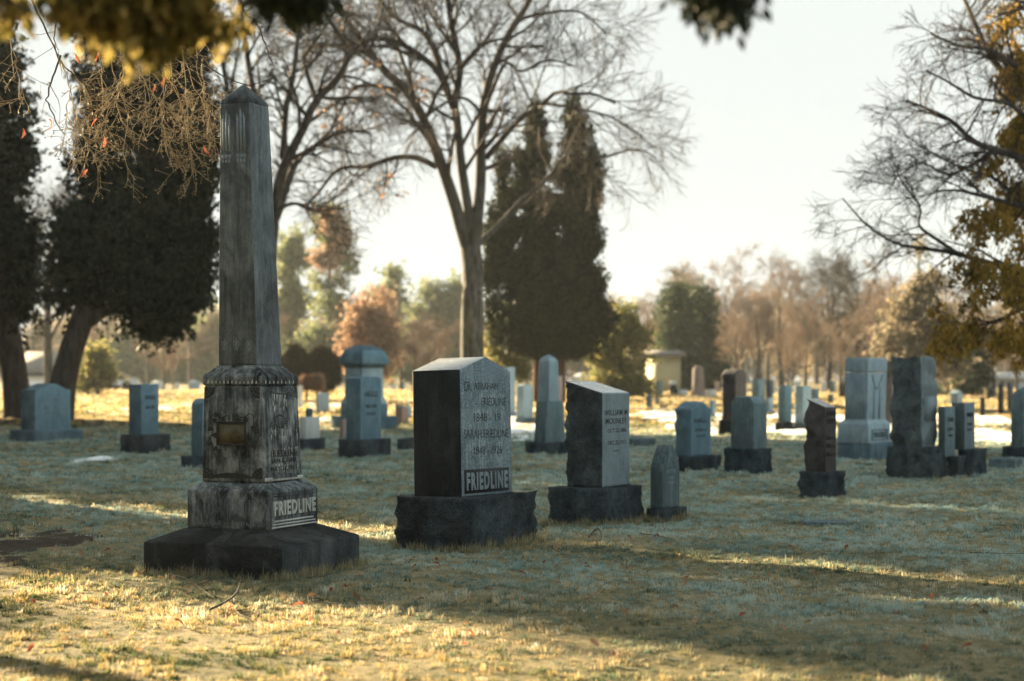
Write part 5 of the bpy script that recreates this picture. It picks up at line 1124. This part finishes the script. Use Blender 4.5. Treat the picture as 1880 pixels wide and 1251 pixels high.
# unseen trees added behind the viewer to keep sky off the left faces
for _i, (_x, _y, _h, _r, _l) in enumerate(((-9, -9, 17, 4.5, 'second from its right end'), (-1, -12, 17, 4.5, 'right end'), (-17, -7, 18, 4.8, 'third from its right end'), (-18, 2, 16, 4.2, 'the one nearest the lawn'), (-26, -6, 19, 5.2, 'middle of the row'), (-27, 4, 17, 4.8, 'nearer the lawn on the left'), (-36, -4, 19, 5.5, 'far left'), (-13, -17, 20, 5.5, 'back row, right'), (-24, -16, 20, 5.8, 'back row, middle'), (-36, -14, 20, 5.8, 'back row, left'))):
    side_conifer(_x, _y, _h, _r, 'unseen juniper of the row added behind the viewer, ' + _l, 50 + _i, low=.03)

# ------------------------------------------------------------------ hanging twigs, top left (in focus)
YT = 12.3
hw = empty('hawthorn_tree', (-6.6, 12.6, float(tz(-6.6, 12.6)))); tag(hw, 'bare tree whose sunlit twigs with a few red leaves hang at the top left', 'tree', 'trees standing in the cemetery')
HL = hw.location
tr = np.array([(-6.6, 12.6, 0), (-6.5, 12.6, 1.5), (-6.2, 12.55, 2.8), (-5.6, 12.5, 3.9), (-4.6, 12.4, 4.7), (-3.4, 12.35, 5.0), (-2.2, 12.3, 4.9)]); Q = resample(tr, 26)
put('trunk', hw, M['bark_dark'], [tubes(Q[None], np.linspace(.13, .018, 26)[None], 9)], loc=HL)
def wl3(pts, dY=0.0, n=16, seed=0):
    r_ = np.random.default_rng(seed); A = resample(np.array([(*p, 0) for p in pts], float), n); t = np.linspace(0, 1, n); Yv = YT + dY * t + r_.uniform(-.5, .5)
    P = np.stack([(A[:, 0] - CX) / F * Yv, Yv, H - (A[:, 1] - HY) / F * Yv], 1); P += r_.normal(0, .006, P.shape); return P
MAIN = [[(20, -80), (60, 0), (75, 40), (105, 95), (112, 118), (150, 150), (190, 215)], [(110, 100), (98, 140), (86, 180), (100, 215), (120, 250)], [(250, -90), (300, 20), (335, 80), (370, 115), (420, 145), (465, 157), (505, 140)],
        [(430, -60), (445, 18), (470, 40), (485, 75), (500, 118)], [(120, 20), (70, -20), (20, -90)], [(125, 0), (100, 60), (112, 118)]]
HANG = [[(115, 115), (130, 170), (138, 230), (132, 268)], [(130, 125), (160, 170), (172, 220), (175, 290), (180, 325)], [(150, -60), (160, 60), (190, 150), (215, 185)], [(180, -60), (200, 80), (218, 165), (238, 215), (226, 280), (247, 332)], [(230, -60), (245, 60), (262, 140), (275, 190), (262, 240)],
        [(260, -60), (285, 70), (275, 150), (300, 210), (320, 260)], [(300, -60), (308, 60), (318, 150), (342, 230), (352, 330), (345, 336)], [(330, -60), (330, 60), (345, 190), (348, 270), (357, 335)], [(350, -40), (362, 90), (360, 130), (378, 180), (372, 200)], [(280, 40), (300, 150), (295, 230), (312, 300), (318, 315)],
        [(215, 70), (228, 140), (214, 190), (231, 240)], [(325, 60), (345, 130), (372, 190), (392, 240), (385, 275)], [(190, 20), (185, 130), (200, 200), (190, 245), (205, 280)], [(-20, -40), (15, 60), (30, 130), (42, 170), (20, 190)], [(130, 160), (120, 225), (140, 240), (150, 230)], [(250, 120), (285, 180), (330, 215), (368, 215)],
        [(240, 100), (210, 170), (180, 205)], [(370, 110), (372, 150), (380, 200), (395, 230)], [(145, 215), (150, 245), (165, 270), (152, 290)], [(300, 130), (330, 180), (340, 250), (372, 295)], [(260, 120), (300, 165), (300, 240), (330, 300)]]
ML = np.array([wl3(p, .3, 16, i) for i, p in enumerate(MAIN)]); MR = np.linspace(.0085, .003, 16)[None] * np.ones((len(ML), 1))
put('branch', hw, M['twig'], [tubes(ML, MR, 6)], loc=HL)
HA = np.array([wl3(p, .4, 16, 40 + i) for i, p in enumerate(HANG)]); HR = np.linspace(.0042, .0022, 16)[None] * np.ones((len(HA), 1))
s1_, q1_ = grow(HA[:, 5:], HR[:, 5:], 10, .27, 50, 5, -.12, .05, .75, .35, lenfall=.35, jit=.35); s2_, q2_ = grow(s1_, q1_, 4, .13, 52, 3, 0, .15, .8, .2)
q1_ = np.maximum(q1_, .0019); q2_ = np.maximum(q2_, .0015)
put('twigs', hw, M['twig_sunlit'], [tubes(HA, HR, 5), tubes(s1_, q1_, 5), tubes(s2_, q2_, 4)], loc=HL)
buds = np.concatenate([s1_[:, -1], s2_[:, -1]]); put('buds', hw, M['twig_sunlit'], [leaves(buds, .010, 3, .0035, 1.8)], False, HL)['kind'] = 'stuff'
s3_, q3_ = grow(ML[:, 3:], MR[:, 3:], 6, .30, 50, 6, 0, .2, .5, .4); put('twigs', hw, M['twig'], [tubes(s3_, np.maximum(q3_, .0018), 4)], loc=HL)
for i, (px, py) in enumerate(((40, 245), (91, 229), (171, 225), (155, 318), (190, 262), (280, 164), (299, 152), (378, 276), (142, 108), (176, 104))):
    me = lms[i % 4].copy(); me.materials.clear(); me.materials.append(M['redleaf']); p = W(px, py, YT + .1)
    o = link('leaf', me, hw, None, p - HL); o.scale = (.075, .035, .04); o.rotation_euler = (rs.uniform(-.5, .5) + 1.2, rs.uniform(.8, 2), rs.uniform(0, 3))

# near evergreen boughs, top edge (far out of focus)
ev = empty('overhanging_evergreen_tree', (-3.9, 4.0, 0)); tag(ev, 'evergreen tree whose blurred golden sprays hang over the top left of the picture', 'tree', 'trees standing in the cemetery'); EL = ev.location
Q = resample(np.array([(-3.9, 4.0, -.1), (-3.85, 4.0, 1.5), (-3.7, 4.05, 3.0), (-3.5, 4.1, 4.6)]), 14); put('trunk', ev, M['bark_dark'], [tubes(Q[None], np.linspace(.17, .06, 14)[None], 10)], loc=EL)
BL = [[(-3.75, 4.05, 2.6), (-2.7, 4.3, 2.95), (-1.8, 4.5, 2.8), (-1.1, 4.6, 2.55), (-.75, 4.6, 2.38)], [(-3.75, 4.05, 2.9), (-2.4, 4.2, 3.2), (-1.0, 4.3, 3.2), (.1, 4.4, 2.9), (.5, 4.45, 2.5), (.56, 4.45, 2.33)], [(-3.7, 4.05, 3.2), (-2.5, 4.4, 3.3), (-1.2, 4.7, 3.0), (-.62, 4.8, 2.6)], [(-3.8, 4.0, 2.4), (-2.8, 4.3, 2.6), (-2.0, 4.4, 2.55), (-1.4, 4.5, 2.4), (-1.25, 4.5, 2.3)], [(-1.1, 4.3, 3.2), (-.8, 4.5, 2.9), (-.55, 4.5, 2.42)]]
BP = np.array([resample(np.array(b_), 20) for b_ in BL]); BR = np.linspace(.03, .006, 20)[None] * np.ones((len(BP), 1))
sA_, rA_ = grow(BP[:, 5:], BR[:, 5:], 16, .35, 50, 6, -.7, .1, .4, .3)
put('branch', ev, M['bark_dark'], [tubes(BP, BR, 7), tubes(sA_, rA_, 4)], loc=EL)
E = []
def near_ell(px, py, rx, ry, Y, dy=.12):
    c_ = W(px, py, Y); E.append(((c_.x, c_.y, c_.z), (rx / F * Y, dy, ry / F * Y)))
for a in ((190, 0, 75, 62, 4.5), (250, 15, 60, 58, 4.6), (310, -12, 60, 56, 4.5), (380, -12, 42, 52, 4.6), (408, 35, 15, 34, 4.6), (150, -40, 70, 60, 4.5), (350, -70, 110, 60, 4.5), (180, 45, 34, 38, 4.5), (280, 62, 26, 34, 4.5), (10, -5, 26, 34, 4.6)): near_ell(*a)
put('foliage', ev, M['goldnear'], [cloud(E, 430, 9, .032, .022, 3, .10, 9, .1, 2.4, .8)], False, EL)
E = []
for a in ((1310, -16, 18, 20, 4.45), (1338, 6, 9, 14, 4.45), (560, -18, 26, 16, 4.5), (500, -26, 26, 18, 4.5), (1300, -40, 26, 24, 4.45)): near_ell(*a)
put('foliage', ev, M['juniper'], [cloud(E, 260, 9, .028, .018, 4, .35, 9, .1, 2.4, .8)], False, EL)

# ------------------------------------------------------------------ far buildings, cars, sign
def house(label, px0, px1, py_eave, py_ridge, Y, wall, roofm, depth=9, wins=3, door=True, name='house'):
    cxp = (px0 + px1) / 2; root = empty(name, G(cxp, Y)); tag(root, label, 'building', 'low buildings beyond the cemetery'); w = (px1 - px0) / F * Y
    z1 = H - (py_eave - HY) / F * Y - root.location.z; z2 = H - (py_ridge - HY) / F * Y - root.location.z
    g = Geo(); box_geo(g, (0, depth / 2, z1 / 2 - .2), (w, depth, z1 + .4)); wo = link('wall', g.mesh('wall'), root, wall)
    o_ = .35; V = [(-w / 2 - o_, -o_, z1), (w / 2 + o_, -o_, z1), (w / 2 + o_, depth + o_, z1), (-w / 2 - o_, depth + o_, z1), (-w / 2 - o_, depth / 2, z2), (w / 2 + o_, depth / 2, z2)]
    V = V + [(a, b_, c + .18) for a, b_, c in V]
    Fq = [(0, 1, 7, 6), (1, 2, 8, 7), (2, 3, 9, 8), (3, 0, 6, 9)]
    g = Geo(); g.add(np.array(V), [np.array([(6, 7, 11, 10), (8, 9, 10, 11), (0, 3, 2, 1), (0, 1, 7, 6), (1, 2, 8, 7), (2, 3, 9, 8), (3, 0, 6, 9)]), np.array([(7, 8, 11), (9, 6, 10)])]); link('roof', g.mesh('roof'), root, roofm)
    for k in range(wins):
        x = -w / 2 + w * (k + .5) / wins; g = Geo(); box_geo(g, (x, -.03, z1 * .56), (min(1.3, w / wins * .5), .08, z1 * .34)); f_ = link('window', g.mesh('window'), root, M['frame_w'])
        g = Geo(); box_geo(g, (x, -.075, z1 * .56), (min(1.1, w / wins * .42), .03, z1 * .28)); link('pane', g.mesh('pane'), f_, M['glass'])
    if door: g = Geo(); box_geo(g, (w * .12, -.04, z1 * .36), (.95, .09, z1 * .74)); link('door', g.mesh('door'), root, M['frame_w'])
    return root
M['frame_w'] = simple('white_painted_wood', (.6, .6, .58), (.5, .5, .48)); M['glass'] = simple('dark_window_glass', (.03, .04, .05), (.05, .06, .07), 1, .1)
cream = simple('cream_siding', (.34, .33, .22), (.30, .29, .19), 3, sc=(1, 1, 8)); white = simple('white_siding', (.70, .70, .68), (.62, .62, .60), 3, sc=(1, 1, 8)); beige = simple('beige_siding', (.36, .32, .26), (.32, .28, .23), 3, sc=(1, 1, 8)); rf = simple('grey_shingle_roof', (.12, .115, .11), (.18, .17, .16), 6); rfl = simple('pale_metal_roof', (.40, .40, .39), (.33, .33, .32), 6)
house('pale yellow windowless end of a building between the yellow pine and the dark evergreens', 1204, 1250, 655, 646, 116, cream, rf, 9, 0, False)
house('beige house seen between the two leaning juniper trunks', 30, 92, 682, 648, 150, beige, rf, 9, 3)
house('tall white gabled building right of the leaning juniper trunk', 128, 160, 664, 650, 160, white, rfl, 9, 1, False)
house('low house with a pale roof behind bare trees at the right edge', 1800, 1930, 697, 687, 150, beige, rfl, 9, 5)
house('low beige house behind the small roofed marker', 1715, 1745, 708, 698, 150, beige, rfl, 8, 2)
sg = empty('red_sign', G(185, 138)); tag(sg, 'blank red rectangular sign on two posts left of the narrow square-topped stone', 'sign'); red = simple('red_sign_paint', (.50, .10, .09), (.42, .08, .07)); k_ = 138 / F
g = Geo(); zc = H - (693 - HY) * k_ - sg.location.z; box_geo(g, (0, 0, zc), (18 * k_, .08, 11 * k_)); link('panel', g.mesh('panel'), sg, red)
for s_ in (-1, 1): g = Geo(); box_geo(g, (s_ * 7 * k_, .08, zc / 2), (.09, .07, zc)); link('post', g.mesh('post'), sg, M['frame_w'])
def car(label, px, Y, paint, rz=0, L=4.4):
    root = empty('parked_car', G(px, Y), rz); tag(root, label, 'car', 'cars parked beyond the lawn'); h_ = L / 2
    prof_ = [(-h_, .35), (-h_, .75), (-h_ * .93, .9), (-h_ * .55, .98), (-h_ * .32, 1.40), (h_ * .35, 1.42), (h_ * .72, 1.0), (h_ * .96, .88), (h_, .7), (h_, .35)]
    V = []; n = len(prof_)
    for y, k in ((-.85, 1), (-.9, 0), (.9, 0), (.85, 1)):
        for (x, z) in prof_: V.append((x, y * (.86 if z > 1.1 else 1), z))
    Fq = [(a * n + i, a * n + (i + 1) % n, (a + 1) * n + (i + 1) % n, (a + 1) * n + i) for a in range(3) for i in range(n)]
    g = Geo(); g.add(np.array(V), [np.array(Fq), np.array([tuple(range(n))[::-1]]), np.array([tuple(range(3 * n, 4 * n))])]); link('body', g.mesh('body'), root, paint)
    for s_ in (-1, 1):
        V = [(-h_ * .46, s_ * .93, 1.02), (h_ * .55, s_ * .93, 1.02), (h_ * .33, s_ * .80, 1.36), (-h_ * .30, s_ * .80, 1.36)]; V2 = [(a, b_ - s_ * .05, c) for a, b_, c in V]
        g = Geo(); g.add(np.array(V + V2), np.array([(0, 1, 2, 3), (7, 6, 5, 4), (0, 4, 5, 1), (1, 5, 6, 2), (2, 6, 7, 3), (3, 7, 4, 0)])); link('side_window', g.mesh('side_window'), root, M['glass'])
        for x in (-h_ * .62, h_ * .62):
            P = np.array([[(x, s_ * .72, .33), (x, s_ * .94, .33)]]); V, q = tubes(P, np.full((1, 2), .33), 14); g = Geo(); g.add(V, [q, np.array([tuple(range(14))[::-1], tuple(range(14, 28))])]); link('wheel', g.mesh('wheel'), root, M['black_granite'])
pb = simple('brown_car_paint', (.12, .07, .06), (.10, .06, .05), 1, .3); pc = simple('blue_car_paint', (.12, .22, .32), (.10, .20, .30), 1, .25); pw = simple('white_car_paint', (.70, .72, .73), (.66, .68, .70), 1, .3)
car('dark brown car parked just right of the leaning juniper trunk', 152, 131, pb, .1); car('dark blue car parked between the brown car and the pale blue van-like car', 176, 134, pc, -.1); car('pale blue car parked under the red sign, last of the row', 198, 130, pw, .2); car('white car glimpsed between the two leaning juniper trunks', 74, 130, pw, .0); car('white car glimpsed right beside the left leaning trunk', 60, 138, pc, .3)

# ------------------------------------------------------------------ morning haze
hzm = D.materials.new('morning_haze'); hzm.use_nodes = True; nt = hzm.node_tree; nt.nodes.remove(nt.nodes['Principled BSDF'])
pv = nt.nodes.new('ShaderNodeVolumePrincipled'); pv.inputs['Color'].default_value = (.86, .95, 1.0, 1); pv.inputs['Density'].default_value = .00018; pv.inputs['Anisotropy'].default_value = .2
nt.links.new(pv.outputs[0], nt.nodes['Material Output'].inputs['Volume'])
g = Geo(); box_geo(g, (0, 270, 13.0), (900, 700, 30.0)); tag(link('haze', g.mesh('haze'), None, hzm), 'pale morning haze lying over the whole cemetery', 'haze', kind='stuff')
for o in D.objects:
    if '_yaw' in o: del o['_yaw']
